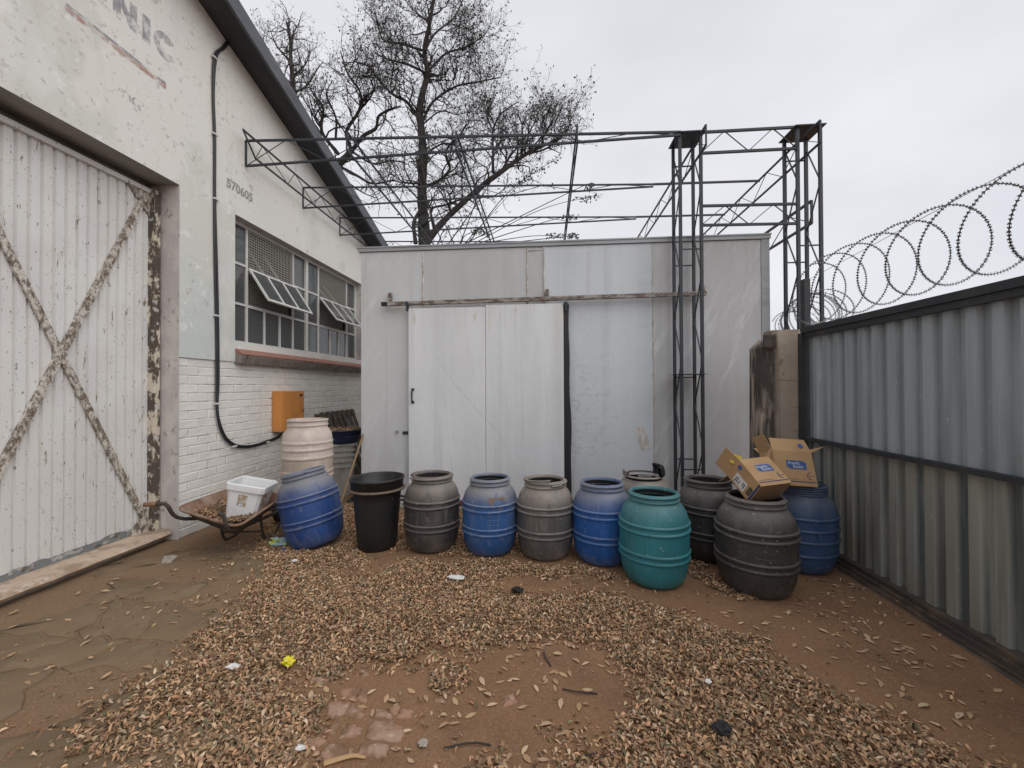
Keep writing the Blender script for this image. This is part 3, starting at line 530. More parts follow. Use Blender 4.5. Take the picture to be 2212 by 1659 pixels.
# sill: red slope on top, bricks on edge in front
sill = MB().prism([(XL-.15, WY0+.003, 2.205), (XL+.105, WY0+.003, 2.04), (XL+.105, WY0+.003, 2.027), (XL-.15, WY0+.003, 2.09)], (0, WY1-WY0+.05, 0)).build('window_sill', sill_red, bld)
ns_ = 44; dy = (WY1+.04-WY0)/ns_
def sbm(seed):
    r = random.Random(seed); j = lambda: r.uniform(-.004, .004); d = dy-.009
    pr = [(-.02, -.105), (.065+j(), -.112+j()), (.102+j(), -.016+j()), (.095, -.003), (-.02, .03)]
    V = [(x, 0, z) for x, z in pr]+[(x, d, z) for x, z in pr]
    me = bpy.data.meshes.new('sill_brick'); me.from_pydata(V, [], [(4, 3, 2, 1, 0), (5, 6, 7, 8, 9)]+[(i, (i+1) % 5, 5+(i+1) % 5, 5+i) for i in range(5)]); me.materials.append(sill_brick_m); return me
SB = [sbm(i) for i in range(8)]
for k in range(ns_): link('sill_brick', random.choice(SB), None, sill, loc=(XL, WY0+k*dy+.004, 2.028))

# cable and electrical box
cab = thing('power_cable', 'pair of black cables clipped down the white wall to the orange box', 'cable', (-3.88, 4.5, 4))
path = [(508, 45), (500, 75), (480, 103), (463, 122), (460, 200), (463, 300), (463, 430), (464, 560), (467, 700), (468, 820), (468, 880), (474, 920), (488, 950), (510, 965), (540, 966), (570, 958), (598, 947), (606, 940)]
for dx in (0, 5):
    P = [pxx(u+dx*(1.5 if i in (0, 1) else .35 if i > 3 else 1)+(dx*.5 if 6 < i < 10 else 0), v-(dx*.7 if i > 10 else 0), XL+.016+dx*.001) for i, (u, v) in enumerate(path)]
    MB().tube(smoothpath(P, 6), .0125, 8).build('strand', cable_m, cab, smooth=True)
for u, v in ((462, 124), (463, 290), (465, 430), (467, 682), (468, 872), (505, 964), (577, 955)):
    p = pxx(u, v, XL+.016); MB().bbox((p[0]-.014, p[1]-.03, p[2]-.011), (p[0]+.022, p[1]+.035, p[2]+.011), .003).build('clip', clip_m, cab)
eb = thing('electrical_box', 'orange steel electrical cabinet on the white brick wall', 'electrical box', (XL, 5.5, .98))
MB().bbox((XL-.004, 5.5, .98), (XL+.15, 6.0, 1.565), .006).build('cabinet', orange_m, eb)
dr_ = MB().bbox((XL+.154, 5.503, .985), (XL+.168, 5.997, 1.56), .004).build('cabinet_door', orange_m, eb)
MB().box((XL+.148, 5.508, .988), (XL+.1512, 5.992, 1.557)).build('gap_shade', black_m, eb); MB().box((XL+.1665, 5.88, 1.48), (XL+.169, 5.955, 1.515)).build('name_plate', black_m, dr_); MB().tube([(XL+.166, 5.96, 1.26), (XL+.185, 5.96, 1.26)], .012, 10).build('lock', black_m, dr_)  # black strip behind the door paints the shade in its gap

# ------------------------------------------------------------------ cold room
YW = 5.35; CX0, CX1, CT = -2.52, 2.79, 3.50
cr = thing('cold_room', 'white insulated-panel cold room with grimy walls and overhead door rail', 'cold room', (0, YW, 0))
MB().box((CX0+.012, YW+.012, .0), (CX1-.012, 9.2, CT-.02)).build('core', cold_d, cr)
def wx(u): return py(u, 600, YW)[0]
def pnl(x0, x1, z0, z1, mat, g=.003): MB().bbox((x0+g, YW, z0+g), (x1-g, YW+.02, z1-g), .003).build('wall_panel', mat, cr)
zr = 2.74; s1, s2, s3, s4 = wx(914), wx(1139), wx(1175), wx(1410)
pnl(CX0, s1, .02, CT-.05, cold_a); pnl(s1, s2, 2.0, CT-.05, cold_b); pnl(s2, s3, 2.0, CT-.06, cold_b); pnl(s3, s4, .02, CT-.05, cold_c); pnl(s1, s3, .02, 2.0, cold_a); pnl(s4, CX1-.10, .02, CT-.05, cold_d)
for x in (s1, s2, s3, s4):
    zz = np.linspace(2.72 if x != s4 else .05, CT-.06, 40 if x != s4 else 70); r = random.Random(int(x*99)); P = []
    for z in zz: P.append((x+r.uniform(-.002, .002), YW-.001, z))
    MB().tube(P, [(.006 if x == s4 else .009)+r.uniform(0, .005 if x == s4 else .009) for _ in zz], 5).build('sealant_bead', seam_m, cr, smooth=True)
MB().tube([(s2+.01, YW-.001, 3.40), (s3-.01, YW-.001, 3.41)], .009, 5).build('sealant_bead', seam_m, cr)
MB().box((CX1-.10, YW-.004, .02), (CX1, YW+.02, CT-.03)).box((CX1-.003, YW+.021, .02), (CX1+.003, 9.2, CT-.03)).build('corner_trim', flash_m, cr)
MB().box((CX0-.03, YW-.02, CT-.045), (CX1+.01, YW+.05, CT)).box((CX0-.05, YW-.03, CT-.0), (CX1+.015, 9.22, CT+.018)).build('roof_flashing', flash_m, cr)
pl = MB().bbox((CX0-.02, YW-.17, -.06), (1.2, YW-.002, .055), .01).build('plinth', plinth_m, cr)
rail = MB(); ra, rb = py(838, 657, YW-.09), py(1525, 634, YW-.09)
rail.bar(ra, rb, .05, .05).build('door_rail', rail_m, cr)
rl = cr.children[-1]
MB().bar(ra+np.array([-.085, 0, 0]), ra+np.array([-.002, 0, 0]), .05, .05).build('rail_end', black_m, rl)
for u, v in ((842, 640), (1182, 633), (1520, 625)):
    p = py(u, v, YW-.05); MB().box((p[0]-.02, YW-.06, p[2]-.05), (p[0]+.02, YW-.001, p[2]+.05)).build('rail_bracket', rail_m, rl)
dx0, dx1 = py(882, 668, YW-.09)[0], py(1217, 660, YW-.09)[0]; dxm = py(1048, 660, YW-.09)[0]
cd = MB().bbox((dx0, YW-.10, .125), (dxm-.004, YW-.025, 2.655), .008).bbox((dxm+.004, YW-.10, .125), (dx1, YW-.025, 2.68), .008).build('sliding_door', cold_door, cr)
MB().box((dxm-.006, YW-.088, .13), (dxm+.006, YW-.03, 2.65)).build('door_joint', seam_m, cd)
scr = [py((825+u/2.212)*.864, (575+v/2.212)*.864, YW-.1012) for u, v in ((595, 705), (680, 840), (770, 940), (855, 1045), (930, 1110), (962, 1190))]
sp_ = smoothpath(scr, 6); MB().add([p+np.array((0, 0, .0025)) for p in sp_]+[p-np.array((0, 0, .0025)) for p in sp_], [(i, i+1, len(sp_)+i+1, len(sp_)+i) for i in range(len(sp_)-1)]).build('scratch', scratch_m, cd)
zz = np.linspace(.13, 2.67, 40); V = []
for z in zz: wv = .012*math.sin(z*2.1)+.006*math.sin(z*7); V += [(dx1+.002, YW-.095, z), (dx1+.075+wv, YW-.085, z), (dx1+.085+wv, YW-.03, z), (dx1+.002, YW-.03, z)]
MB().add(V, [(i*4+k, i*4+(k+1) % 4, i*4+4+(k+1) % 4, i*4+4+k) for i in range(39) for k in range(4)]+[(3, 2, 1, 0), (156, 157, 158, 159)]).build('rubber_seal', black_m, cd)
hp = py(892, 855, YW-.10); MB().tube(smoothpath([hp+np.array(d) for d in ((.0, .0, .08), (0, -.045, .06), (0, -.05, 0), (0, -.045, -.06), (0, 0, -.08))], 5), .011, 8).bbox(hp+np.array((-.02, -.012, .07)), hp+np.array((.02, .004, .1)), .003).bbox(hp+np.array((-.02, -.012, -.1)), hp+np.array((.02, .004, -.07)), .003).build('handle', steel_m, cd)
for u in (880, 1222):
    p = py(u, 662, YW-.09); MB().bar(p+np.array((0, 0, -.06)), p+np.array((0, 0, .05)), .022, .05).tube([p+np.array((0, -.03, .03)), p+np.array((0, .03, .03))], .03, 10).build('roller_hanger', steel_m, cd)
MB().box((dx0+.05, YW-.11, .075), (dx1+.12, YW-.03, .122)).build('red_sill_strip', red_strip, cr)
p = py(877, 935, YW-.012); MB().bbox(p+np.array((-.045, -.008, -.02)), p+np.array((.04, .01, .02)), .003).build('latch_keep', steel_m, cr)
p = py(858, 932, YW); MB().tube([p+np.array((0, -.03, 0)), p], .02, 12).build('knob', flash_m, cr)
tq = [py(u, v, YW-.004) for u, v in ((1371, 925), (1390, 921), (1408, 968), (1386, 972))]; MB().prism(tq, (0, .0035, 0)).build('tape_patch', seam_m, cr)

# ------------------------------------------------------------------ steel frame of the old canopy
sf = thing('steel_canopy_frame', 'dark welded lattice steel canopy frame without roof over the cold room', 'steel frame', (0, 5.1, 0))
YB = [4.97, 6.22, 7.39, 8.64]
def column(x0, x1, y0, y1, H):
    c = MB().box((x0-.045, y0-.05, H), (x1+.045, y1+.04, H+.012)).build('column', steel_m, sf)
    for x in (x0, x1):
        for y in (y0, y1): MB().box((x-.0165, y-.0165, 0), (x+.0165, y+.0165, H-.001)).build('post', steel_m, c)
    lc = MB(); z = .35; s = 0; st = .52
    while z < H-.2:
        z2 = min(z+st, H-.05)
        for x in (x0, x1): lc.bar((x, y0 if s else y1, z), (x, y1 if s else y0, z2), .012)
        z = z2; s ^= 1
    lc.build('lacing', steel_m, c); hb = MB()
    for z in (.62, .70, 1.72, 3.12, 3.24, H-.25):
        y = y0 if z in (.62, 3.24) else y1
        hb.bar((x0+.02, y, z), (x1-.02, y, z), .014)
    hb.build('batten', steel_m, c)
    MB().box((x0-.05, y0-.04, 1.748), (x1+.05, y1+.03, 1.754)).build('tie_plate', steel_m, c); return c
TX = (1.60, 1.84); T2 = (2.93, 3.18); TY = (5.0, 5.26); HT = 4.62
column(*TX, *TY, HT); column(*T2, *TY, HT)
def truss(A0, A1, B0, B1, n, name, chord=.034, web=.011, zig=True):
    """upper chord A0-A1, lower chord B0-B1"""
    A0, A1, B0, B1 = map(lambda v: np.array(v, float), (A0, A1, B0, B1)); b = MB().bar(A0, A1, chord).build(name, steel_m, sf)
    MB().bar(B0, B1, chord).build('lower_chord', steel_m, b); wb = MB(); wb.bar(A0, B0, chord*.8); 
    for k in range(n):
        t0, t1 = k/n, (k+1)/n
        if k % 2 == 0: wb.bar(B0+(B1-B0)*t0, A0+(A1-A0)*t1, web)
        else: wb.bar(A0+(A1-A0)*t0, B0+(B1-B0)*t1, web)
    wb.build('web', steel_m, b); return b
for k, y in enumerate(YB):
    xr = TX[0]; zrr = 4.63
    if k: MB().bar((xr, y, zrr), (3.12, y, zrr-.02), .026).build('tie_rod', steel_m, sf)
    truss((XL+.01, y, 4.83), (xr, y, zrr), (XL+.01, y, 4.50), (xr, y, zrr-.035), 10, 'beam', .024 if k == 0 else .021, .0075)
truss((TX[1], TY[0], 4.63), (T2[0], TY[0], 4.63), (TX[1], TY[0], 4.38), (T2[0], TY[0], 4.38), 4, 'tie_beam', .027, .009)
truss((TX[1], TY[0], 3.75), (T2[0], TY[0], 3.73), (TX[1], TY[0], 3.52), (T2[0], TY[0], 3.50), 4, 'tie_beam', .027, .009)
for (u, v), dep, sl in (((525, 280), .24, -.004), ((749, 284), .22, -.01), ((985, 285), .20, -.012), ((1247, 270), .20, 0), ((1525, 270), .22, 0), ((1772, 260), .24, 0)):
    f0 = py(u, v, 4.66 if u != 525 else 4.78); x, z = f0[0], f0[2]; y0 = f0[1]
    truss((x, y0, z), (x, 9.0, z+sl*4), (x, y0+(.22 if u == 525 else 0), z-dep), (x, 9.0, z-dep+sl*4), 12, 'purlin', .020, .007)
truss((T2[1]+.06, TY[1], 3.87), (T2[1]+.06, 9, 3.87), (T2[1]+.06, TY[1], 3.60), (T2[1]+.06, 9, 3.60), 8, 'purlin', .028, .009)

# ------------------------------------------------------------------ concrete pillar, gate, razor wire
cp = thing('concrete_pillar', 'stained weathered concrete gate pillar beside the cold room', 'pillar', (2.57, 4.62, 0))
n = 9; V = []; F = []
for k, z in enumerate(np.linspace(0, 2.2, n)):
    ins = .03*(z/2.2)**2+(.03 if k == n-1 else 0); x0, x1, y0, y1 = 2.36+ins*.6, 2.72-ins*.9, 4.46+ins, 4.82-ins
    c = .04; ring = [(x0+c, y0), (x1-.02, y0), (x1, y0+.02), (x1, y1-.02), (x1-.02, y1), (x0+c, y1), (x0, y1-c), (x0, y0+c)]
    V += [(x+.008*(vnoise(x*9+z*3, y*7)-.5), y+.012*(vnoise(x*7, z*5+y)-.5), z) for x, y in ring]
F = [(k*8+i, k*8+(i+1) % 8, k*8+8+(i+1) % 8, k*8+8+i) for k in range(n-1) for i in range(8)]+[tuple(range((n-1)*8, n*8))]
autosmooth(MB().add(V, F).build('shaft', pillar_m, cp), 40)
MB().add([(2.26, 4.55, 0), (2.36, 4.5, 0), (2.36, 4.8, 0), (2.26, 4.8, 0), (2.28, 4.55, 2.02), (2.37, 4.5, 2.12), (2.37, 4.8, 2.12), (2.28, 4.8, 2.02)], [(4,5,6,7),(0,1,5,4),(1,2,6,5),(2,3,7,6),(3,0,4,7)]).build('side_render', pillar_m, cp)
a = py(1650, 752, 4.445); b = py(1677, 722, 4.445); MB().bbox((a[0], 4.44, a[2]), (b[0], 4.462, b[2]), .003).build('hinge_plate', plate_m, cp)
for du, dv in ((4, 4), (22, 5), (5, 25), (21, 24)):
    q_ = py(1650+du, 752-dv, 4.44); MB().tube([q_, q_+np.array((0, -.012, 0))], .008, 6).build('bolt', plate_m, cp)

XR = 2.62; GY0, GY1, GT, GM = -2.5, 4.38, 2.15, 1.07
gate = thing('corrugated_gate', 'galvanised corrugated sheet gate with dark steel frame along the yard', 'gate', (XR, 1.5, 0))
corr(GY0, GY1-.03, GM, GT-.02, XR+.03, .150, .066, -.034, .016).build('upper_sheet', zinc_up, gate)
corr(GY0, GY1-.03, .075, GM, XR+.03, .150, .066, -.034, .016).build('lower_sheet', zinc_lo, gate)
MB().box((XR-.03, GY0, GT-.005), (XR+.07, GY1+.02, GT+.05)).box((XR-.012, GY0, GT-.055), (XR+.02, GY1, GT-.006)).build('top_rail', gate_m, gate)
MB().box((XR-.02, GY0, GM-.018), (XR+.029, GY1, GM+.018)).build('mid_rail', gate_m, gate)
MB().box((XR-.028, GY1, .03), (XR+.05, GY1+.07, GT-.007)).build('end_post', gate_m, gate)
MB().box((XR-.02, GY0, .036), (XR+.07, GY1, .082)).build('bottom_rail', track_m, gate)
MB().bbox((XR+.0, GY1+.005, GT+.05), (XR+.065, GY1+.07, 2.70), .006).build('wire_post', gate_m, gate)
tr = thing('gate_track', 'muddy steel ground track under the corrugated gate', 'gate track', (XR, 1.5, 0))
MB().box((XR-.075, GY0, -.03), (XR+.1, 4.4, .018)).build('track_base', track_m, tr); MB().box((XR-.052, GY0, .018), (XR-.03, 4.4, .052)).build('track_lip', track_m, tr)
MB().bbox((XR-.105, GY0, -.03), (XR-.078, 4.35, .006), .006).build('track_edging', track_m, tr)
def coil(label, a, b, rad, turns, jit, rnd, name='razor_wire'):
    t_ = thing(name, label, 'razor wire', tuple(a)); a, b = np.array(a), np.array(b); ax = (b-a)/np.linalg.norm(b-a); s = np.cross(ax, (0, 0, 1)); s /= np.linalg.norm(s); u = np.cross(s, ax)
    n = int(turns*44); r = random.Random(rnd); ph = r.uniform(0, 6); P = []
    for k in range(n+1):
        t = k/n; th = 2*math.pi*turns*t+ph; rr_ = rad*(1+jit*math.sin(th*.13+ph)); lean = .10*math.sin(th)
        P.append(a+(b-a)*t+ax*lean+s*math.cos(th)*rr_*.98+u*math.sin(th)*rr_+u*.02*math.sin(7*t*turns))
    P = np.array(P); MB().tube(P, .003, 5).build('coil', wire_m, t_); br = MB(); d = 0
    for k in range(n):
        d += np.linalg.norm(P[k+1]-P[k])
        if d > .034:
            d = 0; tg = P[k+1]-P[k]; tg /= np.linalg.norm(tg); v = np.cross(tg, ax); v /= np.linalg.norm(v)+1e-9; w_ = np.cross(tg, v); c = P[k]
            for vv_ in (v, w_): br.add([c-tg*.015+vv_*.014, c-tg*.003+vv_*.003, c+tg*.003+vv_*.003, c+tg*.015+vv_*.014, c+tg*.015-vv_*.014, c+tg*.003-vv_*.003, c-tg*.003-vv_*.003, c-tg*.015-vv_*.014], [(0, 1, 6, 7), (1, 2, 5, 6), (2, 3, 4, 5)])
    bo = br.build('barbs', wire_m, t_); bo['kind'] = 'stuff'; return t_
c1_ = coil('long coil of razor wire running along the top of the corrugated gate', (2.66, 4.35, 2.52), (2.66, .6, 2.56), .275, 14, .05, 3)
MB().tube([(2.655, 4.42, 2.68), (2.655, 2.0, 2.88), (2.655, .5, 2.96)], .0022, 5).build('tension_wire', wire_m, c1_)
coil('small tangled razor wire coil behind the concrete pillar', (3.02, 4.62, 2.47), (3.75, 6.6, 2.5), .25, 12, .15, 9)

# ------------------------------------------------------------------ trees beyond the cold room
def c6(u, v): return ((600+u/2.592)*.864, v/2.592*.864)
class Tree:
    def __init__(s, seed): s.r = np.random.default_rng(seed); s.trunk = MB(); s.br = MB(); s.lf = MB(); s.seed = seed
    def leaf(s, p, size, n):
        r = s.r
        for _ in range(n):
            c = p+r.normal(0, .022, 3); a = r.normal(0, 1, 3); a[2] -= .6; a /= np.linalg.norm(a); b = np.cross(a, r.normal(0, 1, 3)); b /= np.linalg.norm(b); l = size*r.uniform(.6, 1.3)
            s.lf.add([c, c+a*l*.5+b*l*.28, c+a*l, c+a*l*.5-b*l*.28], [(0, 1, 2, 3)])
    def limb(s, pts, r0, r1, lvl=0, dens=1.0, spread=1.0):
        P = smoothpath(pts, 5); k = len(P); rad = np.linspace(r0, r1, k)*(1+.08*s.r.normal(0, 1, k).clip(-1, 1))
        (s.trunk if lvl == 0 else s.br).tube(P, rad, 7 if lvl == 0 else 5, cap=(lvl == 0)); s.sub(P, rad, 1, dens, spread)
    def sub(s, P, rad, lvl, dens, spread):
        r = s.r; L = np.sum(np.linalg.norm(np.diff(P, axis=0), axis=1))
        n = {1: int(L*5.2*dens)+2, 2: int(L*6.5*dens)+1, 3: int(L*6.5*dens)+1}[lvl]
        for _ in range(n):
            t = r.uniform(.22 if lvl == 1 else .1, 1); i = min(int(t*(len(P)-1)), len(P)-2); p = P[i]+(P[i+1]-P[i])*((t*(len(P)-1)) % 1)
            tg = P[i+1]-P[i]; tg /= np.linalg.norm(tg)+1e-9; d = r.normal(0, 1, 3); d[1] *= .8; d -= tg*(d @ tg); d /= np.linalg.norm(d); d = d*r.uniform(.7, 1.2)+tg*r.uniform(.25, .8)+np.array([0, 0, .34]); d /= np.linalg.norm(d)
            ln = {1: r.uniform(.7, 1.7), 2: r.uniform(.3, .85), 3: r.uniform(.12, .34)}[lvl]*spread*(1.1-.35*t)
            ns = {1: 7, 2: 5, 3: 3}[lvl]; Q = [p]; dd = d.copy()
            for _k in range(ns):
                dd = dd+r.normal(0, .30 if lvl < 3 else .35, 3)+np.array([0, 0, .07]); dd /= np.linalg.norm(dd); Q.append(Q[-1]+dd*ln/ns)
            Q = np.array(Q); rr0 = min(rad[i]*.55, {1: .028, 2: .0105, 3: .005}[lvl]); rq = np.linspace(rr0, max(rr0*.3, .0028), ns+1)
            s.br.tube(Q, rq, 4 if lvl == 1 else 3, cap=False)
            if lvl < 3: s.sub(Q, rq, lvl+1, dens, spread)
            if lvl == 3 and r.random() < .42: s.leaf(Q[-1], .06, r.integers(1, 3))
            if lvl == 2: s.leaf(Q[-1], .065, 2)
    def done(s, root):
        s.trunk.build('trunk', bark_m, root, smooth=True); s.br.build('branches', bark_m, root); s.lf.build('crown', leafdead_m, root)
def pts(seq, y, dz=0):
    r = random.Random(len(seq)*7+int(y*10)); out = []; off = 0
    for k, (u, v) in enumerate(seq): off += r.uniform(-.25, .25)*dz; out.append(py(*c6(u, v), y+off))
    return out
YT = 11.0
t1 = thing('bare_tree', 'tall nearly leafless tree rising straight up behind the cold room', 'tree', tuple(py(*c6(1190, 1590), YT)[:2])+(0,)); T = Tree(4)
base = py(*c6(1195, 1590), YT); T.limb([(base[0], YT, -.1), (base[0]+.05, YT, 1.5), base, *pts([(1186, 1400), (1180, 1200), (1186, 1000), (1170, 800), (1155, 740)], YT)], .19, .09, 0, .5)
T.limb(pts([(1155, 745), (1185, 600), (1215, 480), (1195, 330), (1230, 150), (1255, -20), (1250, -160)], YT), .10, .025, 0, .95)
for sq, a, b, dn in (([(1195, 1600), (1245, 1520), (1350, 1400), (1550, 1220), (1680, 1120), (1850, 1000), (1950, 950), (2090, 890)], .13, .035, 1.0), ([(1150, 745), (1080, 660), (990, 610), (900, 520), (830, 430), (740, 400)], .055, .02, 1.0),
    ([(1180, 790), (1250, 660), (1400, 560), (1550, 530), (1690, 500)], .055, .016, 1.15), ([(1212, 470), (1330, 350), (1480, 300), (1600, 210)], .045, .014, 1.15), ([(1200, 470), (1090, 420), (950, 380), (870, 340)], .045, .014, 1.1),
    ([(1190, 330), (1060, 290), (930, 260), (885, 150), (800, 60)], .04, .012, 1.1), ([(1200, 330), (1260, 220), (1380, 120), (1440, 10)], .04, .012, 1.1), ([(1230, 150), (1120, 60), (1040, -40)], .03, .01, 1.1),
    ([(1200, 1210), (1290, 1170), (1360, 1090), (1335, 980), (1420, 880), (1470, 800)], .06, .02, 1.0), ([(1640, 1120), (1640, 980), (1640, 850), (1690, 740), (1800, 660)], .05, .014, 1.0), ([(1850, 1000), (1960, 880), (2040, 760)], .035, .012, 1.0),
    ([(1700, 1100), (1760, 1000), (1880, 850), (1950, 690)], .04, .012, 1.0), ([(1850, 1000), (1990, 960), (2110, 860), (2150, 760)], .035, .012, 1.0), ([(1640, 850), (1600, 740), (1640, 640)], .03, .01, 1.0), ([(1190, 800), (1300, 720), (1400, 740), (1520, 720)], .03, .01, 1.0), ([(1140, 1580), (1128, 1440), (1180, 1340), (1190, 1250)], .07, .05, .2), ([(1260, 1500), (1240, 1360), (1330, 1330), (1460, 1290), (1540, 1330)], .05, .018, .9), ([(1180, 1190), (1060, 1180), (980, 1130), (900, 1180)], .035, .012, .9), ([(1190, 1000), (1320, 930), (1420, 960), (1560, 1080)], .035, .012, .7), ([(1100, 660), (1120, 560), (1060, 500), (1010, 430)], .03, .01, 1.0)):
    T.limb(pts(sq, YT, 1), a*.85, b*.85, 1, dn)
T.done(t1)
t2 = thing('bare_tree', 'twisted nearly leafless tree behind the workshop roof slope', 'tree', tuple(py(*c6(600, 1200), 12.5)[:2])+(0,)); T = Tree(9)
b2 = py(*c6(560, 1180), 12.5); T.limb([(b2[0], 12.5, -.1), (b2[0], 12.5, 3), b2, *pts([(640, 1070), (720, 980)], 12.5)], .2, .085, 0, .1)
for sq, a, b, dn in (([(670, 1030), (722, 978), (800, 880), (880, 830), (900, 750), (1000, 700), (1040, 690)], .085, .02, .9), ([(700, 1010), (715, 960), (690, 850), (770, 720), (780, 600), (700, 480), (650, 330)], .075, .018, 1.05), ([(640, 1000), (530, 850), (540, 700), (470, 600)], .07, .02, 1.0), ([(650, 1080), (760, 1140), (860, 1190), (1000, 1170), (1080, 1210)], .05, .014, .9), ([(770, 720), (860, 600), (840, 500)], .04, .012, 1.0), ([(620, 900), (620, 760), (560, 620), (600, 520)], .045, .014, 1.0), ([(720, 980), (860, 1060), (980, 1040), (1080, 1060)], .04, .012, .8), ([(680, 1170), (800, 1250), (900, 1290)], .03, .01, .9)):
    T.limb(pts(sq, 12.5, 1), a, b, 1, dn*.74)
T.done(t2)
t3 = thing('bare_tree', 'distant bare tree top showing beside the highest part of the barge board', 'tree', tuple(py(*c6(330, 900), 15)[:2])+(0,)); T = Tree(21)
b3 = py(*c6(335, 800), 15); T.limb([(b3[0], 15, -.1), (b3[0], 15, 4), b3, *pts([(345, 560), (330, 400), (325, 250), (300, 140)], 15)], .16, .03, 0, .4)
for sq in ([(345, 560), (270, 480), (200, 400), (150, 250)], [(340, 500), (420, 420), (460, 330)], [(345, 600), (430, 560), (500, 450), (540, 400)], [(330, 400), (240, 300), (190, 180)]): T.limb(pts(sq, 15, 1), .05, .014, 1, .6)
T.done(t3)
# arching suckers with green leaflets above the cold room roof
sh = thing('leafy_shrub', 'thin arching shrub shoots with green leaflets above the cold room roof', 'shrub', tuple(py(1030, 560, 9.8)[:2])+(0,))
c2_ = lambda u, v: ((1000+u/3.687)*.864, (280+v/3.687)*.864)
stm, lfm = MB(), MB(); r = random.Random(12); b0 = py(*c2_(520, 1260), 9.8)
for tip, mid in (((1240, 520), (880, 900)), ((1480, 400), (1000, 740)), ((1870, 760), (1300, 900)), ((1610, 950), (1350, 1010)), ((1500, 1140), (1150, 1150)), ((1590, 1140), (1500, 1150)), ((900, 215), (860, 600)), ((1000, 210), (860, 420)), ((820, 1130), (650, 1160)), ((760, 1080), (600, 1140)), ((1740, 690), (1650, 700)), ((240, 330), (225, 600)), ((150, 350), (200, 700))):
    yb = 9.8+r.uniform(-.5, .5); P = smoothpath([b0+np.array((r.uniform(-.3, .3), 0, -2.5 if tip == (820, 1130) else 0)), py(*c2_(*mid), yb), py(*c2_(*tip), yb)], 10)
    stm.tube(P, np.linspace(.014, .005, len(P)), 4, cap=False)
    for k in range(46):
        t = r.uniform(.80, 1.0); p = P[int(t*(len(P)-1))]+np.array([r.uniform(-.12, .12), r.uniform(-.1, .1), r.uniform(-.06, .06)]); a_ = np.array([r.uniform(-1, 1), r.uniform(-1, 1), r.uniform(-.9, .3)]); a_ /= np.linalg.norm(a_); b_ = np.cross(a_, [r.uniform(-1, 1), 1, r.uniform(-1, 1)]); b_ /= np.linalg.norm(b_); l = r.uniform(.05, .11)
        lfm.add([p, p+a_*l*.5+b_*l*.22, p+a_*l, p+a_*l*.5-b_*l*.22], [(0, 1, 2, 3)])
stm.tube([(b0[0], 9.8, 0), b0], .05, 6).build('stems', bark_m, sh); lfm.build('leaves', leafgreen_m, sh)

# ------------------------------------------------------------------ barrels
def ringprof(R, z, w, h): return [(R-.004, z-h), (R+w*.7, z-h*.6), (R+w, z), (R+w*.7, z+h*.6), (R-.004, z+h)]
OUT = [(0, 0), (.180, 0), (.204, .009), (.227, .034), (.248, .08), (.262, .14), (.269, .20), (.273, .26), (.274, .34), (.275, .42), (.274, .49), (.270, .535), (.261, .58), (.247, .62), (.228, .652), (.209, .675), (.195, .69), (.190, .70), (.190, .765)]
INSIDE_M = M('shaded_barrel_inside', (.03, .029, .03), .7, layers=[Ly((.07, .06, .05), (9, 9, 9), .5, .65, .7)])  # interior shade put into a dark colour, with some grime mottling
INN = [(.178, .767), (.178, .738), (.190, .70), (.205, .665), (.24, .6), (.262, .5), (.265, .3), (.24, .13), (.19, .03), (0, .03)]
def rad_at(z):
    for (r0, z0), (r1, z1) in zip(OUT[2:], OUT[3:]):
        if z0 <= z <= z1: return r0+(r1-r0)*(z-z0)/(z1-z0+1e-9)
    return .189
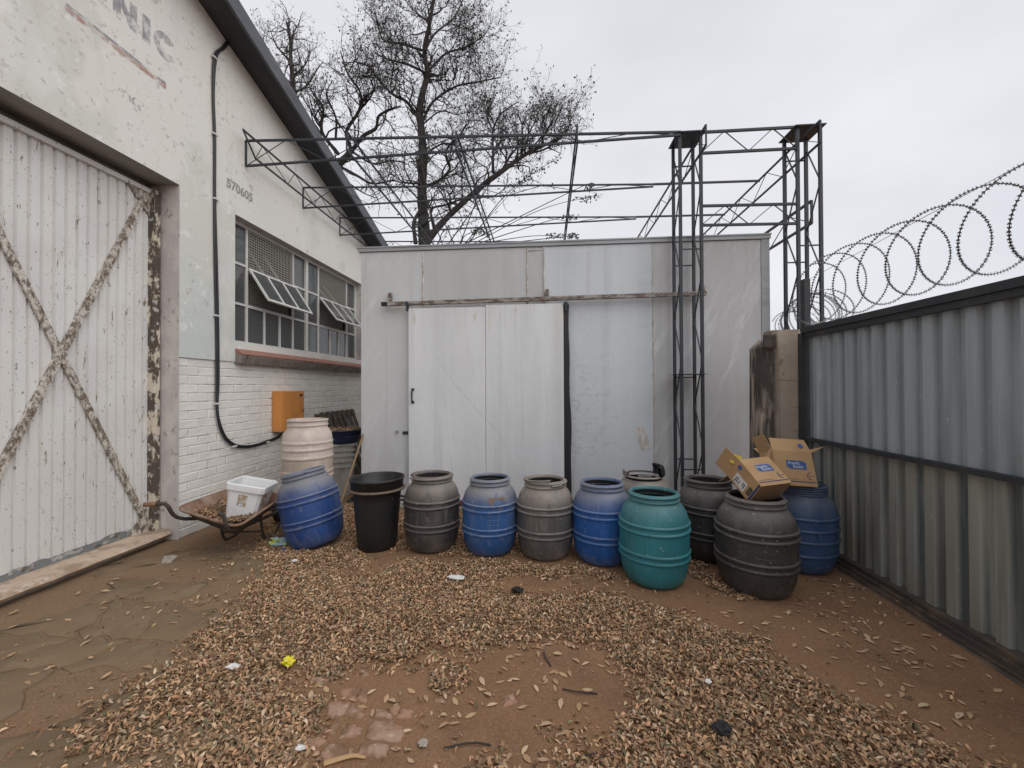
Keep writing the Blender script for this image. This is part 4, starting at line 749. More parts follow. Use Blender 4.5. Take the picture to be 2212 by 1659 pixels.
def barrel(label, x, y, mat, rot=(0, 0, 0), sc=1.0, ribs=(.235, .288, .468, .522), rim=(.708, .748), lockring=None, z=0, broken=False, seed=0, group='open plastic barrels in a row', rimm=None, zs=.955, residue=None, emboss=None):
    t = thing('barrel', label, 'barrel', (x, y, z), rot, None, sc); r = random.Random(seed); p1, p2 = r.uniform(0, 6), r.uniform(0, 6); am = r.uniform(.004, .012)
    wob = lambda th, zz: am*math.sin(2*th+p1)+.004*math.sin(3*th+p2+zz*5)
    S = lambda pr: [(a, b*zs) for a, b in pr]
    prof = OUT+INN[:2] if not broken else OUT[:-1]+[(.189, .705), (.180, .703), (.178, .698)]
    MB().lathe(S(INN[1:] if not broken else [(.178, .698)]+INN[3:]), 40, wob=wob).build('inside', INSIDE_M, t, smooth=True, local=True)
    MB().lathe(S(prof), 56, wob=wob).build('body', mat, t, smooth=True, local=True)
    for zz in ribs: MB().lathe([(a, b) for a, b in ringprof(rad_at(zz), zz*zs, .013, .0155)], 56, wob=wob).build('rib', mat, t, smooth=True, local=True)
    if not broken:
        for zz in rim: MB().lathe(ringprof(.190, zz*zs, .017, .011), 48, wob=wob).build('rim', rimm or mat, t, smooth=True, local=True)
    else:
        MB().lathe(ringprof(.189, .70, .012, .011), 48).build('rim', mat, t, smooth=True, local=True)
        MB().lathe([(.186, .70), (.203, .705), (.203, .75), (.186, .755), (.182, .70)], 12, math.radians(150), math.radians(190)).build('torn_rim', mat, t, local=True)
        MB().lathe([(.19, .70), (.21, .712), (.214, .745), (.20, .80), (.175, .805), (.17, .79), (.188, .75), (.185, .70)], 14, math.radians(-70), math.radians(25)).build('torn_rim', black_m, t, local=True)
        MB().lathe([(.17, .715), (.186, .715), (.186, .73), (.17, .73), (.17, .715)], 10, math.radians(222), math.radians(262)).build('torn_rim', mat, t, local=True)
    if residue:
        for a0, a1, z0, z1 in ((.0, .62, .585, .612), (.02, .16, .545, .585), (.50, .62, .55, .585), (.30, .52, .50, .54)):
            MB().lathe([(rad_at(z)*1.004+.002, z*zs) for z in np.linspace(z0, z1, 5)], 8, residue+a0, residue+a1, wob=wob).build('label_residue', resid_m, t, smooth=True, local=True)
    for a0 in ([emboss] if emboss else []):
        for z_ in (.345, .395): MB().lathe([(.2735, z_*zs-.003), (.2775, z_*zs), (.2735, z_*zs+.003)], 8, a0, a0+.5, wob=wob).build('moulded_mark', mat, t, smooth=True, local=True)
    if lockring:
        a0, zt = lockring; P = []
        for k in range(33):
            th = a0+k/32*5.75; P.append((.207*math.cos(th), .207*math.sin(th), .742*zs+zt*(k/32)**2))
        MB().tube(P, .0095, 6).build('lock_ring', mat, t, smooth=True, local=True); e = P[0]
        MB().tube([P[0], (P[0][0]*1.06, P[0][1]*1.06, P[0][2]-.006), (.218*math.cos(a0-.5), .218*math.sin(a0-.5), .735*zs)], .008, 6).build('lock_lever', rimm or mat, t, local=True)
    return t
barrel('tilted faded blue barrel leaning left beside the wheelbarrow', -2.37, 4.06, blue_c, (math.radians(-5), math.radians(-12), .4), 1.04, z=.0, seed=1, emboss=math.radians(-75)-.4)
barrel('charcoal barrel with loose lock ring, right of the black bin', -1.16, 4.05, grey_a, (0, 0, 1), 1.0, lockring=(3.0, .022), seed=2)
barrel('dusty faded blue barrel with peeled label, between charcoal and grey barrels', -.565, 4.01, blue_a, (0, 0, 2), .985, seed=3, residue=math.radians(-85)-2, emboss=math.radians(-90)-2)
barrel('light grey barrel with lifted lock ring, between the two blue barrels', -.02, 3.96, grey_b, (0, 0, .2), .985, lockring=(5.3, .045), seed=4)
barrel('bright blue barrel just left of the teal barrel', .51, 3.88, blue_b, (0, 0, 4), .985, seed=5)
barrel('dusty grey barrel with torn broken rim behind the teal barrel', .98, 4.28, grey_b, (0, 0, .35), 1.0, broken=True, seed=6)
barrel('teal green barrel standing forward in the row', .885, 3.50, teal_m, (0, 0, 3), 1.0, seed=7)
barrel('dark grey barrel behind, between teal barrel and boxes', 1.52, 4.02, grey_d, (0, 0, 2.2), 1.0, lockring=(4.2, .03), seed=8)
barrel('large dark grey barrel with a cardboard box on its mouth, nearest to camera', 1.655, 3.42, grey_c, (0, 0, 5), 1.06, seed=9, zs=.90, emboss=math.radians(-118)-5)
barrel('dull blue many-ribbed barrel in the corner by the gate, box in its mouth', 2.25, 3.86, blue_d, (0, 0, .8), 1.0, ribs=(.18, .30, .40, .50), rim=(.70, .722, .744, .764), seed=10)
wbp = thing('tall_barrel', 'tall dirty cream-white ribbed barrel behind the tilted blue barrel', 'barrel', (-2.97, 4.85, 0))
MB().lathe([(0, 0), (.24, 0), (.275, .03), (.283, .1), (.286, .9), (.280, .98), (.27, 1.05), (.235, 1.10), (.225, 1.12), (.225, 1.22), (.213, 1.222), (.213, 1.1), (.265, .98), (.27, .1), (0, .05)], 56, wob=lambda th, z: .006*math.sin(2*th+1)).build('body', cream_m, wbp, smooth=True, local=True)
for z in (.12, .25, .52, .58, .76, .86, .94): MB().lathe(ringprof(.285 if z < .92 else .281, z, .011, .028), 56).build('rib', cream_m, wbp, smooth=True, local=True)
for z in (1.15, 1.205): MB().lathe(ringprof(.225, z, .014, .013), 48).build('rim', cream_m, wbp, smooth=True, local=True)
# black bin
bn = thing('black_bin', 'black plastic dustbin with dusty brown lip and side handles', 'dustbin', (-1.72, 4.02, 0), (0, 0, .15), None, .965)
MB().lathe([(0, 0), (.185, 0), (.195, .012), (.21, .2), (.235, .50), (.243, .60), (.262, .605), (.266, .70), (.276, .705), (.276, .725), (.266, .727), (.256, .71), (.252, .61), (.232, .59), (.20, .2), (.19, .03), (0, .03)], 56, wob=lambda th, z: .012*math.sin(2*th+.4)).build('body', bin_m, bn, smooth=True, local=True)
MB().lathe([(.245, .60), (.277, .598), (.285, .606), (.283, .616), (.262, .622)], 56, wob=lambda th, z: .012*math.sin(2*th+.4)).build('lip', bin_lip_m, bn, smooth=True, local=True)
for s_ in (-1, 1):
    MB().tube(smoothpath([(s_*.232, -.07, .50), (s_*.285, -.06, .49), (s_*.295, 0, .475), (s_*.285, .06, .49), (s_*.232, .07, .50)], 5), .012, 8).build('handle', bin_m, bn, smooth=True, local=True)

# ------------------------------------------------------------------ cardboard boxes
def carton(label, P0, e1, e2, e3, flaps, lab):
    """e1 runs from the open end to the bottom, e2 across the printed face, e3 into the box"""
    P0, e1, e2, e3 = (np.array(v, float) for v in (P0, e1, e2, e3)); t = thing('cardboard_box', label, 'box', tuple(P0+e1+e2/2+e3/2)); n1, n2, n3 = (v/np.linalg.norm(v) for v in (e1, e2, e3)); th = .004
    MB().obox(P0, e1, e2, n3*th).build('printed_side', card_m, t); MB().obox(P0+e3-n3*th, e1, e2, n3*th).build('back_side', card_in, t)
    MB().obox(P0+n3*th, e1, n2*th, e3-2*n3*th).build('end_side', card_m, t); MB().obox(P0+e2-n2*th+n3*th, e1, n2*th, e3-2*n3*th).build('end_side', card_m, t)
    MB().obox(P0+e1-n1*th+n3*th+n2*th, n1*th, e2-2*n2*th, e3-2*n3*th).build('bottom', card_in, t)
    for o, along, out, ln, tap in flaps:
        o, along, out = np.array(o), np.array(along), np.array(out)/np.linalg.norm(out); a = o; b = o+along; nn = np.cross(along, out); nn /= np.linalg.norm(nn); d = along*tap
        MB().prism([a, b, b+out*ln-d, a+out*ln+d], nn*.003).build('flap', card_m, t)
    E = lambda a, b: P0+e1*a+e2*b-n3*.0015
    def print_(name, q, mat): MB().prism([E(*p) for p in q], -n3*.0008).build(name, mat, t)
    print_('logo', [(.27, .30), (.27, .72), (.33, .80), (.52, .80), (.52, .38), (.46, .30)], logo_m)
    for s, a, b in (('Frankly', .35, .50), ('Ranch', .45, .59)):
        me = text_mesh(s, .036); o = link('logo_text', me, white_m, t); x_, y_ = n2, -n1; z_ = np.cross(x_, y_); c = E(a, b)-n3*.0012
        if z_ @ (-n3) < 0: pass
        o.matrix_parent_inverse = WM[t].inverted(); o.matrix_basis = Matrix(((x_[0], y_[0], z_[0], c[0]), (x_[1], y_[1], z_[1], c[1]), (x_[2], y_[2], z_[2], c[2]), (0, 0, 0, 1)))
    print_('printed_line', [(.865, .02), (.865, .98), (.89, .98), (.89, .02)], line_m); print_('small_print', [(.80, .06), (.80, .55), (.815, .55), (.815, .06)], card_in)
    ar = [(.70+.10*math.cos(a), .86-.075*math.sin(a)) for a in np.linspace(math.radians(-10), math.radians(190), 14)]
    am = MB().tube([P0+e1*a+e2*b-n3*.002 for a, b in ar], .0025, 4)
    for a, b in ((.69, .83), (.69, .91)): am.obox(P0+e1*a+e2*b-n3*.003, n2*.012, n1*.006, n3*.002)
    am.build('printed_face', line_m, t)
    if lab:                                               # the side towards the camera: blue dot, address label, hand hole
        Fp = lambda a, c: P0+e1*a+e3*c-n2*.0015
        MB().prism([Fp(.17+.075*math.cos(k/12*6.283), .22+.10*math.sin(k/12*6.283)) for k in range(12)], -n2*.0008).build('round_print', logo_m, t)
        lb = MB().prism([Fp(.20, .46), Fp(.68, .46), Fp(.68, .90), Fp(.20, .90)], -n2*.001).build('address_label', white_m, t)
        for a, c0, c1 in ((.26, .6, .84), (.32, .55, .84), (.40, .65, .84), (.54, .55, .72), (.60, .55, .80), (.24, .82, .88)): MB().prism([Fp(a, c0)-n2*.0012, Fp(a+.03, c0)-n2*.0012, Fp(a+.03, c1)-n2*.0012, Fp(a, c1)-n2*.0012], -n2*.0005).build('label_print', steel_m, lb)
        MB().prism([Fp(.76, .42), Fp(.87, .42), Fp(.90, .5), Fp(.90, .72), Fp(.87, .8), Fp(.76, .8)], -n2*.001).build('hand_hole', wood_m, t)
        MB().prism([Fp(.92, .02), Fp(.98, .02), Fp(.98, .98), Fp(.92, .98)], -n2*.001).build('printed_line', line_m, t)
    else:
        p = flaps[0]; o = np.array(p[0])+np.array(p[1])*.22+np.array(p[2])/np.linalg.norm(p[2])*p[3]*.45; a_ = np.array(p[1])/np.linalg.norm(p[1]); b_ = np.array(p[2])/np.linalg.norm(p[2]); nn = np.cross(a_, b_); nn = nn if nn[1] < 0 else -nn
        MB().prism([o+(a_*math.cos(k/12*6.283)+b_*math.sin(k/12*6.283))*.022+nn*.0045 for k in range(12)], nn*.001).build('round_print', logo_m, t)
    return t
P0 = np.array([1.531, 3.398, .989])+np.array([-.005, .0, .03]); e1 = np.array([.074, -.19, -.167])*1.0; e2 = np.array([.272, .096, .011]); e3 = np.array([-.037, .124, -.157])
n1 = e1/np.linalg.norm(e1); n2 = e2/np.linalg.norm(e2); n3 = e3/np.linalg.norm(e3)
carton('open cardboard box tipped over on the mouth of the large dark grey barrel', P0, e1, e2, e3,
    [(P0, e3, -n1-n2*.17, .14, .0), (P0+e3, e2, -n1*.3+n3, .13, .02), (P0+e2, e3, -n1*.6+n2*.7, .12, .0)], True)
Pb = np.array([2.268, 3.72, 1.03]); f1 = np.array([-.005, -.093, -.275]); f2 = np.array([-.334, -.028, .024]); f3 = np.cross(f2, f1); f3 *= .19/np.linalg.norm(f3)
f3 = f3 if f3[1] > 0 else -f3
m1 = f1/np.linalg.norm(f1); m2 = f2/np.linalg.norm(f2); m3 = f3/np.linalg.norm(f3)
QB = Pb+f2                                                 # top left corner so that the print reads left to right
carton('open cardboard box standing in the blue corner barrel with flaps up', QB, f1, -f2, f3,
    [(Pb, f2, -m1*.95+m3*.35, .125, .04), (QB, f3, -m1*.9+m2*.35, .15, .06), (Pb, f3, -m1*.45-m2*.9, .14, .04), (QB+f3, -f2, -m1*.6+m3*.9, .12, .05)], False)
# yellow wrapper in the open end of the front box
def crumple(name, label, cat, c, size, mat, seed, flat=.6, n=2):
    r = np.random.default_rng(seed); m = MB(); U, Vn = 10, 7; V = []
    for i in range(Vn+1):
        for j in range(U):
            th, ph = 2*math.pi*j/U, math.pi*i/Vn; d = np.array([math.sin(ph)*math.cos(th), math.sin(ph)*math.sin(th), flat*math.cos(ph)]); V.append(np.array(c)+d*np.array(size)*(1+r.uniform(-.35, .3)*(0 < i < Vn)))
    m.add(V, [(i*U+j, i*U+(j+1) % U, (i+1)*U+(j+1) % U, (i+1)*U+j) for i in range(Vn) for j in range(U)]); o = m.build(name, mat); tag(o, label, cat); return o
crumple('plastic_wrapper', 'yellow plastic bag sticking out behind the front cardboard box', 'wrapper', P0+e2*.13+e3*.30-n1*.035, (.05, .045, .055), yellow_m, 3, .9)

# ------------------------------------------------------------------ wheelbarrow with tub
wb = thing('wheelbarrow', 'rusty old wheelbarrow full of dry leaves standing against the brick wall', 'wheelbarrow', (-3.15, 4.2, 0))
A_, C_, B_, D_ = gp(380, 1097, .46), gp(512, 1138, .345), gp(611, 1072, .46), gp(524, 1045, .50)
def quadring(s, z, rnd=.16):
    c = (A_+B_+C_+D_)/4; Q = [A_, C_, B_, D_]; out = []
    for k in range(4):
        p0, p1, p2 = Q[k-1], Q[k], Q[(k+1) % 4]
        for t in np.linspace(0, 1, 5):
            a = p1+(p0-p1)*rnd; b = p1+(p2-p1)*rnd; q_ = (1-t)**2*a+2*t*(1-t)*p1+t*t*b; out.append(q_)
    P = np.array(out); P = c+(P-c)*np.array([s, s, 1]); P[:, 2] += z; return P
rings = [quadring(1.03, -.014), quadring(1.03, .0), quadring(.99, 0), quadring(.91, -.05), quadring(.80, -.10), quadring(.62, -.145), quadring(.35, -.155)]
V = np.vstack(rings+[[rings[-1].mean(0)]]); F = [(k*20+i, k*20+(i+1) % 20, k*20+20+(i+1) % 20, k*20+20+i) for k in range(6) for i in range(20)]+[(120+i, 120+(i+1) % 20, 140) for i in range(20)]
tray = MB().add(V, F).build('tray', rust_m, wb, smooth=True)
sm = tray.modifiers.new('thick', 'SOLIDIFY'); sm.thickness = .006; sm.offset = 1; tray.data.materials.append(barrow_dk); sm.material_offset = 1; sm.material_offset_rim = 0
for a, pts_ in ((0, [gp(312, 1090, .55), gp(343, 1089, .55), gp(360, 1091, .535), gp(398, 1121, .36), (-3.25, 4.15, .27), (-3.2, 4.6, .19)]), (1, [gp(459, 1116, .46), gp(470, 1111, .47), gp(482, 1114, .45), gp(501, 1144, .30), (-2.97, 4.05, .24), (-3.09, 4.58, .19)])):
    P = smoothpath(pts_, 5); MB().tube(P, .017, 8).build('handle_tube', barrow_dk, wb, smooth=True); MB().tube(P[:5], .0205, 8).build('grip', grip_m, wb, smooth=True)
for x0, y0 in ((-3.38, 4.02), (-2.98, 4.08)): MB().tube(smoothpath([(x0, y0-.06, .30), (x0, y0-.03, .10), (x0, y0+.02, .012), (x0, y0+.16, .012), (x0+.02, y0+.22, .10), (x0+.03, y0+.3, .24)], 5), .014, 7).build('leg', barrow_dk, wb, smooth=True)
MB().tube([(-3.38, 4.0, .1), (-2.98, 4.06, .1)], .01, 6).build('cross_brace', barrow_dk, wb)
for a in ((-3.3, 4.25, .29), (-3.05, 4.2, .27)): MB().tube([a, (a[0]*.4+-3.15*.6, 4.6, .19)], .01, 6).build('tray_strut', barrow_dk, wb)
wh = MB(); th = np.linspace(0, 2*math.pi, 29)
wh.tube([(-3.15, 4.64+.15*math.cos(t), .185+.15*math.sin(t)) for t in th], .036, 8, cap=False); wheel = wh.build('wheel', black_m, wb, smooth=True)
rm = MB().tube([(-3.18, 4.64, .185), (-3.12, 4.64, .185)], .03, 8)
for k in range(5): rm.bar((-3.15, 4.64, .185), (-3.15, 4.64+.13*math.cos(k*1.257), .185+.13*math.sin(k*1.257)), .014)
rm.build('hub', barrow_dk, wheel)
# tub: tilted square bucket
tubc = gp(511, 1126, .30)+np.array([-.06, .19, 0]); tb = thing('white_tub', 'white square plastic tub with glue stain lying in the wheelbarrow', 'tub', tuple(tubc), tuple((Matrix.Rotation(math.radians(12), 3, 'Y') @ Matrix.Rotation(math.radians(-4), 3, 'X') @ Matrix.Rotation(math.radians(-76), 3, 'Z')).to_euler()), None, 1.30)
def sqring(h, z, c=.02): return [(h-c, -h, z), (h, -h+c, z), (h, h-c, z), (h-c, h, z), (-h+c, h, z), (-h, h-c, z), (-h, -h+c, z), (-h+c, -h, z)]
def shell(rs): return [p for r_ in rs for p in r_], [(k*8+i, k*8+(i+1) % 8, k*8+8+(i+1) % 8, k*8+8+i) for k in range(len(rs)-1) for i in range(8)]
v_, f_ = shell([sqring(.105, 0), sqring(.128, .25), sqring(.123, .25), sqring(.102, .01)]); f_ += [tuple(range(7, -1, -1)), tuple(range(24, 32))]
MB().add(v_, f_).build('body', tub_m, tb, local=True)
v_, f_ = shell([sqring(.128, .215), sqring(.139, .217), sqring(.141, .25), sqring(.141, .262), sqring(.136, .268), sqring(.124, .266), sqring(.122, .25)]); MB().add(v_, f_).build('rim', tub_m, tb, local=True)
MB().add([(.1165, -.035, .10), (.1165, .03, .10), (.1245, .03, .19), (.1245, -.035, .19)], [(0, 1, 2, 3)]).build('glue_stain', tubstain_m, tb, local=True)
MB().add([(.08, .1165, .10), (.0, .1165, .10), (.0, .1250, .20), (.09, .1250, .20)], [(0, 1, 2, 3)]).build('glue_stain', tubstain_m, tb, local=True)

# ------------------------------------------------------------------ things in the alley
pa = thing('wooden_pallet', 'dark weathered wooden pallet leaning on the brick wall in the alley', 'pallet', (-3.6, 6.9, 0))
o = np.array([-3.36, 5.95, .03]); ay = np.array([0, 1.25, .0]); az = np.array([-.42, .0, 1.16]); nn = np.cross(ay, az); nn /= np.linalg.norm(nn)
o = np.array([-3.40, 6.55, .03])
for k in range(7): MB().obox(o+ay*(k/7+.01), ay*.085, az, nn*.02).build('slat', wood_m, pa)
for t in (.02, .47, .9): MB().obox(o+az*t-nn*.082, ay, az*.085, nn*.08).build('stringer', wood_m, pa)
for k in range(5): MB().obox(o+ay*(k*.22+.02)-nn*.104, ay*.09, az, nn*.02).build('slat', wood_m, pa)
st_ = thing('stacked_tubs', 'stack of grimy grey-white square tubs behind the cream barrel', 'tub', (-3.12, 5.95, 0))
for k in range(5):
    v_, f_ = shell([sqring(.15, .08*k, .03), sqring(.185, .08*k+.42, .03), sqring(.205, .08*k+.425, .03), sqring(.205, .08*k+.455, .03), sqring(.18, .08*k+.455, .03), sqring(.15, .08*k+.05, .03)])
    o_ = MB().add(v_, f_).build('tub', tub_grey_m, st_, local=True); o_.rotation_euler = (0, 0, .5+random.uniform(-.04, .04))
ba = thing('blue_basin', 'dark blue basin full of leaves resting on the stacked tubs', 'basin', (-3.10, 5.95, .78))
MB().lathe([(0, 0), (.22, 0), (.25, .05), (.285, .18), (.305, .185), (.305, .20), (.28, .2), (.24, .05), (0, .03)], 36).build('bowl', basin_m, ba, smooth=True, local=True)
MB().tube([(.30*math.cos(t), .30*math.sin(t), .1) for t in np.linspace(-.9, .5, 10)], .008, 6).build('handle', basin_m, ba, local=True)
p0, p1 = py(757, 1036, 5.0), py(779, 955, 5.28); p0 = p0+(p0-p1)*1.4; MB().tube([(p0[0], p0[1], 0.02), p1, p1+(p1-np.array([p0[0], p0[1], .02]))*.25], .014, 8).build('broom_stick', handle_wood)
tag(bpy.data.objects['broom_stick'], 'brown wooden stick leaning against the cold room corner', 'stick')

# ------------------------------------------------------------------ leaf litter
V2G = lambda s: np.array([gp(float(a.split(',')[0]), float(a.split(',')[1]))[:2] for a in s.split()])
DR = [V2G('185,1570 330,1490 385,1440 450,1385 470,1340 520,1300 575,1255 600,1215 560,1190 620,1165 760,1190 780,1215 740,1235 800,1250 850,1220 1000,1212 1120,1218 1250,1236 1320,1258 1230,1252 1090,1238 1010,1262 1075,1288 1180,1290 1345,1288 1420,1330 1500,1345 1600,1385 1700,1440 1800,1500 1900,1560 2050,1620 2140,1670 2300,1760 1000,1760 1240,1600 1330,1560 1345,1500 1330,1440 1345,1410 1300,1390 1200,1375 1060,1385 960,1400 860,1410 780,1440 700,1450 620,1470 610,1500 690,1545 700,1570 640,1610 600,1670 560,1760 250,1760 260,1660'),
      V2G('1490,1215 1530,1225 1600,1285 1560,1290 1500,1250'), V2G('560,1180 600,1100 640,1060 760,1060 860,1100 1250,1105 1250,1200 1000,1200 860,1190 740,1190'), V2G('930,1455 1010,1440 1020,1480 960,1510 925,1490')]
dens_pts = []
def cand(n, x0, x1, y0, y1): return np.stack([RNG.uniform(x0, x1, n), RNG.uniform(y0, y1, n)], 1)
C0 = cand(330000, -3.3, 3.0, 1.35, 5.3); jx = C0+np.stack([.24*(vnoise(C0[:, 0]*4, C0[:, 1]*4)-.5)+.15*(vnoise(C0[:, 0]*13, C0[:, 1]*13)-.5), .22*(vnoise(C0[:, 0]*4+20, C0[:, 1]*4)-.5)+.15*(vnoise(C0[:, 0]*13+7, C0[:, 1]*13)-.5)], 1)
ins = inpoly(jx, DR[0]); ins1 = inpoly(jx, DR[1]); ins2 = inpoly(jx, DR[2]); ins3 = inpoly(C0, DR[3])
thin = vnoise(C0[:, 0]*2.3+3, C0[:, 1]*2.3+8)
yb_ = np.clip((4.6-C0[:, 1])/2.6, 0, 1)
keep = (ins & (RNG.random(len(C0)) < .55+.45*np.clip(thin*1.6-.2, 0, 1))) | (ins1 & (RNG.random(len(C0)) < .5)) | (ins2 & (RNG.random(len(C0)) < .30)) | (ins3 & (RNG.random(len(C0)) < .5))
near_edge = (~ins) & (inpoly(jx+np.array([0, .10]), DR[0]) | inpoly(jx-np.array([0, .10]), DR[0]) | inpoly(jx+np.array([.12, 0]), DR[0]) | inpoly(jx-np.array([.12, 0]), DR[0])) & (RNG.random(len(C0)) < .13)
spr = (~ins) & (RNG.random(len(C0)) < .0035+.006*(C0[:, 0] < -1.3)+.014*np.clip(vnoise(C0[:, 0]*2.1+31, C0[:, 1]*2.1+2)*2.4-1.2, 0, 1))
LP = C0[keep | near_edge | spr]; dense = keep[keep | near_edge | spr]
BRK = [(-2.37, 4.06, .24), (-1.16, 4.05, .2), (-.565, 4.01, .2), (-.02, 3.96, .2), (.51, 3.88, .2), (.98, 4.28, .2), (.885, 3.5, .2), (1.52, 4.02, .2), (1.655, 3.42, .2), (2.25, 3.86, .2), (-1.72, 4.02, .2), (-2.97, 4.85, .3)]
ok = np.ones(len(LP), bool)
for x, y, r_ in BRK: ok &= (LP[:, 0]-x)**2+(LP[:, 1]-y)**2 > r_**2
LP = LP[ok]; dense = dense[ok]
PAL = np.array([(.52, .35, .20), (.56, .39, .24), (.45, .29, .165), (.38, .24, .135), (.50, .31, .17), (.56, .41, .26), (.30, .19, .11), (.33, .235, .13), (.24, .215, .125), (.53, .31, .185), (.20, .13, .08), (.58, .45, .31)])
def leaves(P, Zb, lo, hi, rng, flatness, curl=1.0):
    """curled, folded leaf blades: 3 rows of 3 vertices plus two tips, all in one array"""
    n = len(P); l = rng.uniform(lo, hi, n); wd = l*rng.uniform(.28, .46, n); cup = rng.uniform(-.05, .55, n)*wd*curl; bend = rng.normal(0, .28, n)*l*curl; yaw = rng.uniform(0, 2*math.pi, n)
    pit = rng.normal(0, flatness, n); rol = rng.normal(0, flatness*1.2, n)
    T = np.array([-.5, -.22, .08, .32, .5]); Wd = np.array([0, .8, 1, .62, 0]); loc = []
    for t, wv in zip(T, Wd):
        zc = bend*(t*t*4-.4)
        if wv == 0: loc.append(np.stack([t*l, 0*l+rng.normal(0, .08, n)*wd, zc], 1))
        else:
            for s in (-1, 0, 1): loc.append(np.stack([t*l, s*wv*wd*.5, zc+abs(s)*cup*wv], 1))
    V = np.stack(loc, 1)                                   # n x 11 x 3
    cr_, sr = np.cos(rol)[:, None], np.sin(rol)[:, None]; y, z = V[..., 1]*cr_-V[..., 2]*sr, V[..., 1]*sr+V[..., 2]*cr_; V = np.stack([V[..., 0], y, z], -1)
    cp_, sp_ = np.cos(pit)[:, None], np.sin(pit)[:, None]; x, z = V[..., 0]*cp_-V[..., 2]*sp_, V[..., 0]*sp_+V[..., 2]*cp_
    cy_, sy = np.cos(yaw)[:, None], np.sin(yaw)[:, None]; y = V[..., 1]; V = np.stack([x*cy_-y*sy, x*sy+y*cy_, z], -1)
    V[..., 2] -= V[..., 2].min(1)[:, None]*.7; V[..., 0] += P[:, 0][:, None]; V[..., 1] += P[:, 1][:, None]; V[..., 2] += Zb[:, None]; return V
QF = [(0, 1, 2, 2), (0, 2, 3, 3), (1, 4, 5, 2), (2, 5, 6, 3), (4, 7, 8, 5), (5, 8, 9, 6), (7, 10, 8, 8), (8, 10, 9, 9)]
def leafmesh(name, V, cols):
    n = len(V); vv = V.reshape(-1, 3); tri = []
    for a, b, c, d in QF: tri.append((a, b, c)); (tri.append((a, c, d)) if d != c else None)
    tri = np.array(tri); f = (np.arange(n)[:, None, None]*11+tri[None]).reshape(-1, 3); me = bpy.data.meshes.new(name)
    me.vertices.add(len(vv)); me.vertices.foreach_set('co', vv.astype(np.float32).ravel()); me.loops.add(f.size); me.loops.foreach_set('vertex_index', f.astype(np.int32).ravel())
    me.polygons.add(len(f)); me.polygons.foreach_set('loop_start', np.arange(0, f.size, 3, dtype=np.int32)); me.update(calc_edges=True); me.validate()
    ca = me.color_attributes.new('Col', 'FLOAT_COLOR', 'POINT'); c4 = np.ones((len(vv), 4), np.float32); c4[:, :3] = np.repeat(cols, 11, 0); ca.data.foreach_set('color', c4.ravel()); return me
def leafcols(n, rng): return PAL[rng.integers(0, len(PAL), n)]*rng.uniform(.52, 1.28, (n, 1))*np.array([1.02, .98, .98])
hz = gz(LP[:, 0], LP[:, 1]); mound = .026*vnoise(LP[:, 0]*3, LP[:, 1]*3+4)+.006
zb_ = hz+np.where(dense, RNG.random(len(LP))*mound, .002)
lm_ = leafmesh('leaf_litter', leaves(LP, zb_, .017, .041, RNG, .36), leafcols(len(LP), RNG)); lo_ = link('leaf_litter', lm_, litter_m)
tag(lo_, 'deep drifts of curled dry brown leaves over the yard', 'leaf litter', kind='stuff')
# leaves in the wheelbarrow and basin
k = 1500; wp = np.stack([RNG.uniform(-.5, .5, k), RNG.uniform(-.5, .5, k)], 1); tc_ = (A_+B_+C_+D_)/4; wp = tc_[:2]+.74*(wp[:, :1]*((B_+C_-A_-D_)/2)[:2]+wp[:, 1:]*((B_+D_-A_-C_)/2)[:2]); dd_ = np.hypot(wp[:, 0]-tc_[0], wp[:, 1]-tc_[1]); wz = tc_[2]-.135+.30*np.clip(dd_-.1, 0, .4)+((wp-tc_[:2]) @ np.array([-.09, .10]))+RNG.random(k)*.025
link('leaf_fill', leafmesh('leaf_fill', leaves(wp, wz, .02, .05, RNG, .5), leafcols(k, RNG)*.8), litter_m); tag(bpy.data.objects['leaf_fill'], 'dry leaves lying in the wheelbarrow tray', 'leaves', kind='stuff')
k = 420; a_, r_ = RNG.uniform(0, 6.28, k), .27*np.sqrt(RNG.random(k)); wp = np.stack([-3.10+r_*np.cos(a_), 5.95+r_*np.sin(a_)], 1)
link('basin_leaves', leafmesh('basin_leaves', leaves(wp, .955+.03*RNG.random(k), .03, .06, RNG, .5), leafcols(k, RNG)*.9), litter_m); tag(bpy.data.objects['basin_leaves'], 'dry leaves filling the dark blue basin', 'leaves', kind='stuff')
# single leaves lying on the bare patches
lone = []; rg = np.random.default_rng(77)
def lonely(poly, n):
    P = V2G(poly); lo, hi = P.min(0), P.max(0); c = rg.uniform(lo, hi, (n*6, 2)); lone.extend(c[inpoly(c, P)][:n].tolist())
lonely('640,1475 790,1445 960,1405 1200,1380 1330,1395 1330,1560 1230,1600 1190,1655 620,1655', 80); lonely('1430,1325 1700,1310 1800,1240 2150,1440 2200,1540 2150,1640 1900,1550 1700,1430', 95); lonely('10,1330 350,1200 560,1200 500,1300 380,1430 180,1560 20,1640', 45)
LM = []
for k in range(10):
    V = leaves(np.zeros((1, 2)), np.zeros(1), .042, .066, rg, .05, .28)*1.0; LM.append(leafmesh('fallen_leaf', V, np.array([(.50, .33, .19), (.46, .29, .16), (.55, .40, .25), (.42, .27, .16), (.52, .34, .22)][k % 5])[None]*rg.uniform(.85, 1.1)))
    LM[-1].materials.append(litter_m)
for k, (x, y) in enumerate(lone):
    if any((x-a)**2+(y-b)**2 < .24**2 for a, b, _ in BRK) or x > 2.45: continue
    o_ = link('fallen_leaf', LM[k % 10], None, loc=(x, y, gz(x, y)+(.014 if x < -1.4 else .004))); o_.rotation_euler = (0, 0, rg.uniform(0, 6.28))
    tag(o_, 'single dry tan leaf lying apart from the drifts on bare ground', 'leaf', 'single leaves on the bare ground')
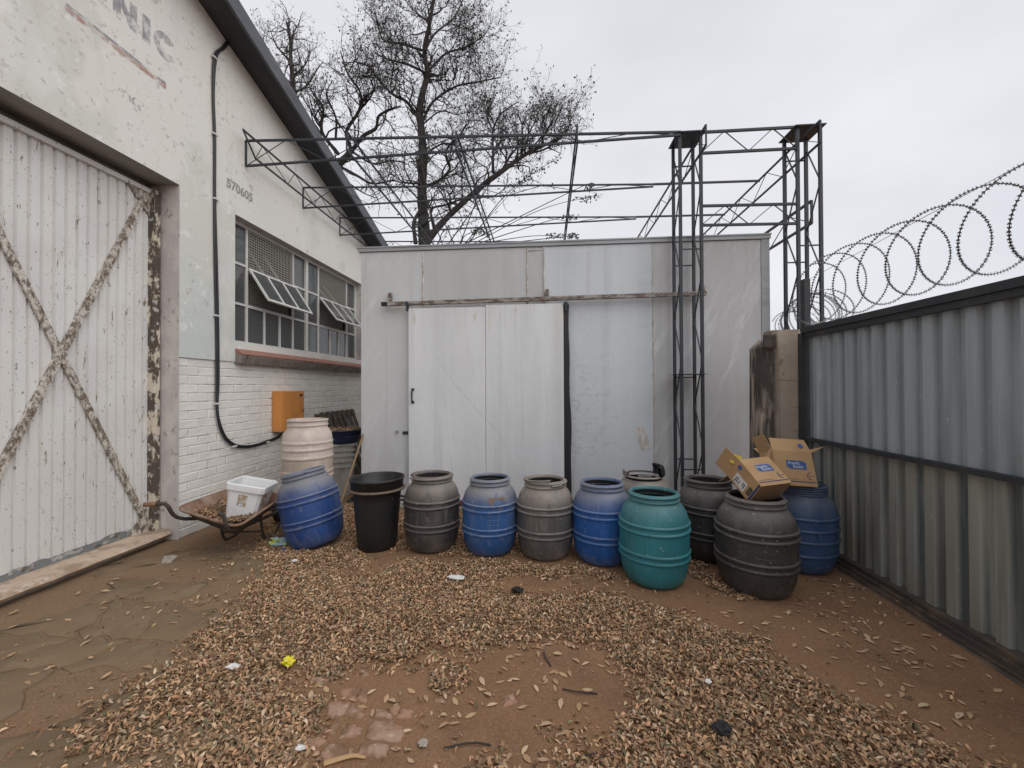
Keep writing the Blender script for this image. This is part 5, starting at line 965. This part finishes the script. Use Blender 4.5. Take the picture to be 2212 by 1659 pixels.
# twigs
for k, (s, lb) in enumerate((('1375,1490 1400,1480', 0), ('1175,1410 1190,1440', 0), ('700,1655 790,1640', 1), ('665,1265 700,1245', 2), ('1215,1490 1290,1500', 0), ('1250,1640 1340,1632', 0), ('960,1620 1060,1612', 0))):
    P = V2G(s); (x0, y0), (x1, y1) = P; r = random.Random(k); mid = ((x0+x1)/2+r.uniform(-.02, .02), (y0+y1)/2+r.uniform(-.02, .02))
    o_ = MB().tube(smoothpath([(x0, y0, gz(x0, y0)+.007), (*mid, gz(*mid)+.012), (x1, y1, gz(x1, y1)+.006)], 4), [.004]*9 if lb == 0 else np.linspace(.012, .006, 9), 5).build('twig', bark_m if lb == 0 else card_m)
    tag(o_, ('thin dark twig lying on the bare dirt patch', 'pale tan seed pod at the bottom edge of the picture', 'pale tan seed pod on the leaves below the black bin')[lb], 'twig' if lb == 0 else 'seed pod', 'dark twigs on the bare patch' if lb == 0 else None)

# ------------------------------------------------------------------ litter
def gpt(u, v, dz=0): p = gp(u, v); return np.array([p[0], p[1], gz(p[0], p[1])+dz])
crumple('foil_wrapper', 'crumpled yellow foil wrapper on the leaf drift', 'wrapper', gpt(623, 1442, .035), (.035, .03, .035), lemon_m, 5)
crumple('paper_scrap', 'white paper scrap on the leaves near the left edge of the drift', 'paper', gpt(504, 1450, .03), (.04, .025, .014), white_m, 6)
crumple('paper_scrap', 'flat white tissue on the leaves in front of the grey barrel', 'paper', gpt(985, 1253, .03), (.075, .04, .014), white_m, 7)
crumple('paper_scrap', 'small white paper crumb on the red pavers', 'paper', gpt(648, 1626, .02), (.022, .016, .018), white_m, 8)
crumple('paper_scrap', 'small pale scrap on bare dirt right of the red pavers', 'paper', gpt(914, 1612, .012), (.024, .02, .012), stone_m, 9)
crumple('paper_scrap', 'tiny white chip on the right leaf drift', 'paper', gpt(1530, 1487, .04), (.018, .015, .012), white_m, 10)
crumple('plastic_scrap', 'torn black plastic scrap on the leaves below the bright blue barrel', 'plastic', gpt(1118, 1280, .025), (.05, .04, .03), black_m, 11)
crumple('plastic_scrap', 'torn black plastic scrap near the bottom of the right leaf drift', 'plastic', gpt(1560, 1590, .035), (.04, .035, .03), black_m, 12)
crumple('paper_scrap', 'white crumb on leaves left of the black bin', 'paper', gpt(636, 1216, .025), (.025, .02, .015), white_m, 14)
crumple('chip_bag', 'crumpled blue and green snack bag in front of the tilted blue barrel', 'snack bag', gpt(603, 1180, .045), (.10, .06, .075), bag_m, 13)
crumple('plastic_scrap', 'small bright blue plastic piece beside the snack bag', 'plastic', gpt(612, 1189, .015), (.025, .02, .018), logo_m, 15)
sp = [gpt(u, v)[:2] for u, v in ((349, 1219), (355, 1206), (374, 1203), (385, 1205), (372, 1216))]
o_ = MB().prism([(x, y, gz(x, y)+.002) for x, y in sp], (0, 0, .022)).build('stone_chip', stone_m); tag(o_, 'flat pale broken stone chip on the dirt below the wheelbarrow', 'stone')
wd_ = MB(); c = gpt(640, 1183); r = random.Random(2)
for k in range(9):
    a = k*.7+r.uniform(-.2, .2); l = r.uniform(.07, .11); d = np.array([math.cos(a), math.sin(a), 0]); s = np.array([-d[1], d[0], 0])*.008
    wd_.add([c-s*.5, c+s*.5, c+d*l*.55+s+np.array([0, 0, .06]), c+d*l*.55-s+np.array([0, 0, .06]), c+d*l+np.array([0, 0, .035])], [(0, 1, 2, 3), (3, 2, 4)])
tag(wd_.build('weed', weed_m), 'small green weed sprouting at the foot of the tilted blue barrel', 'weed')
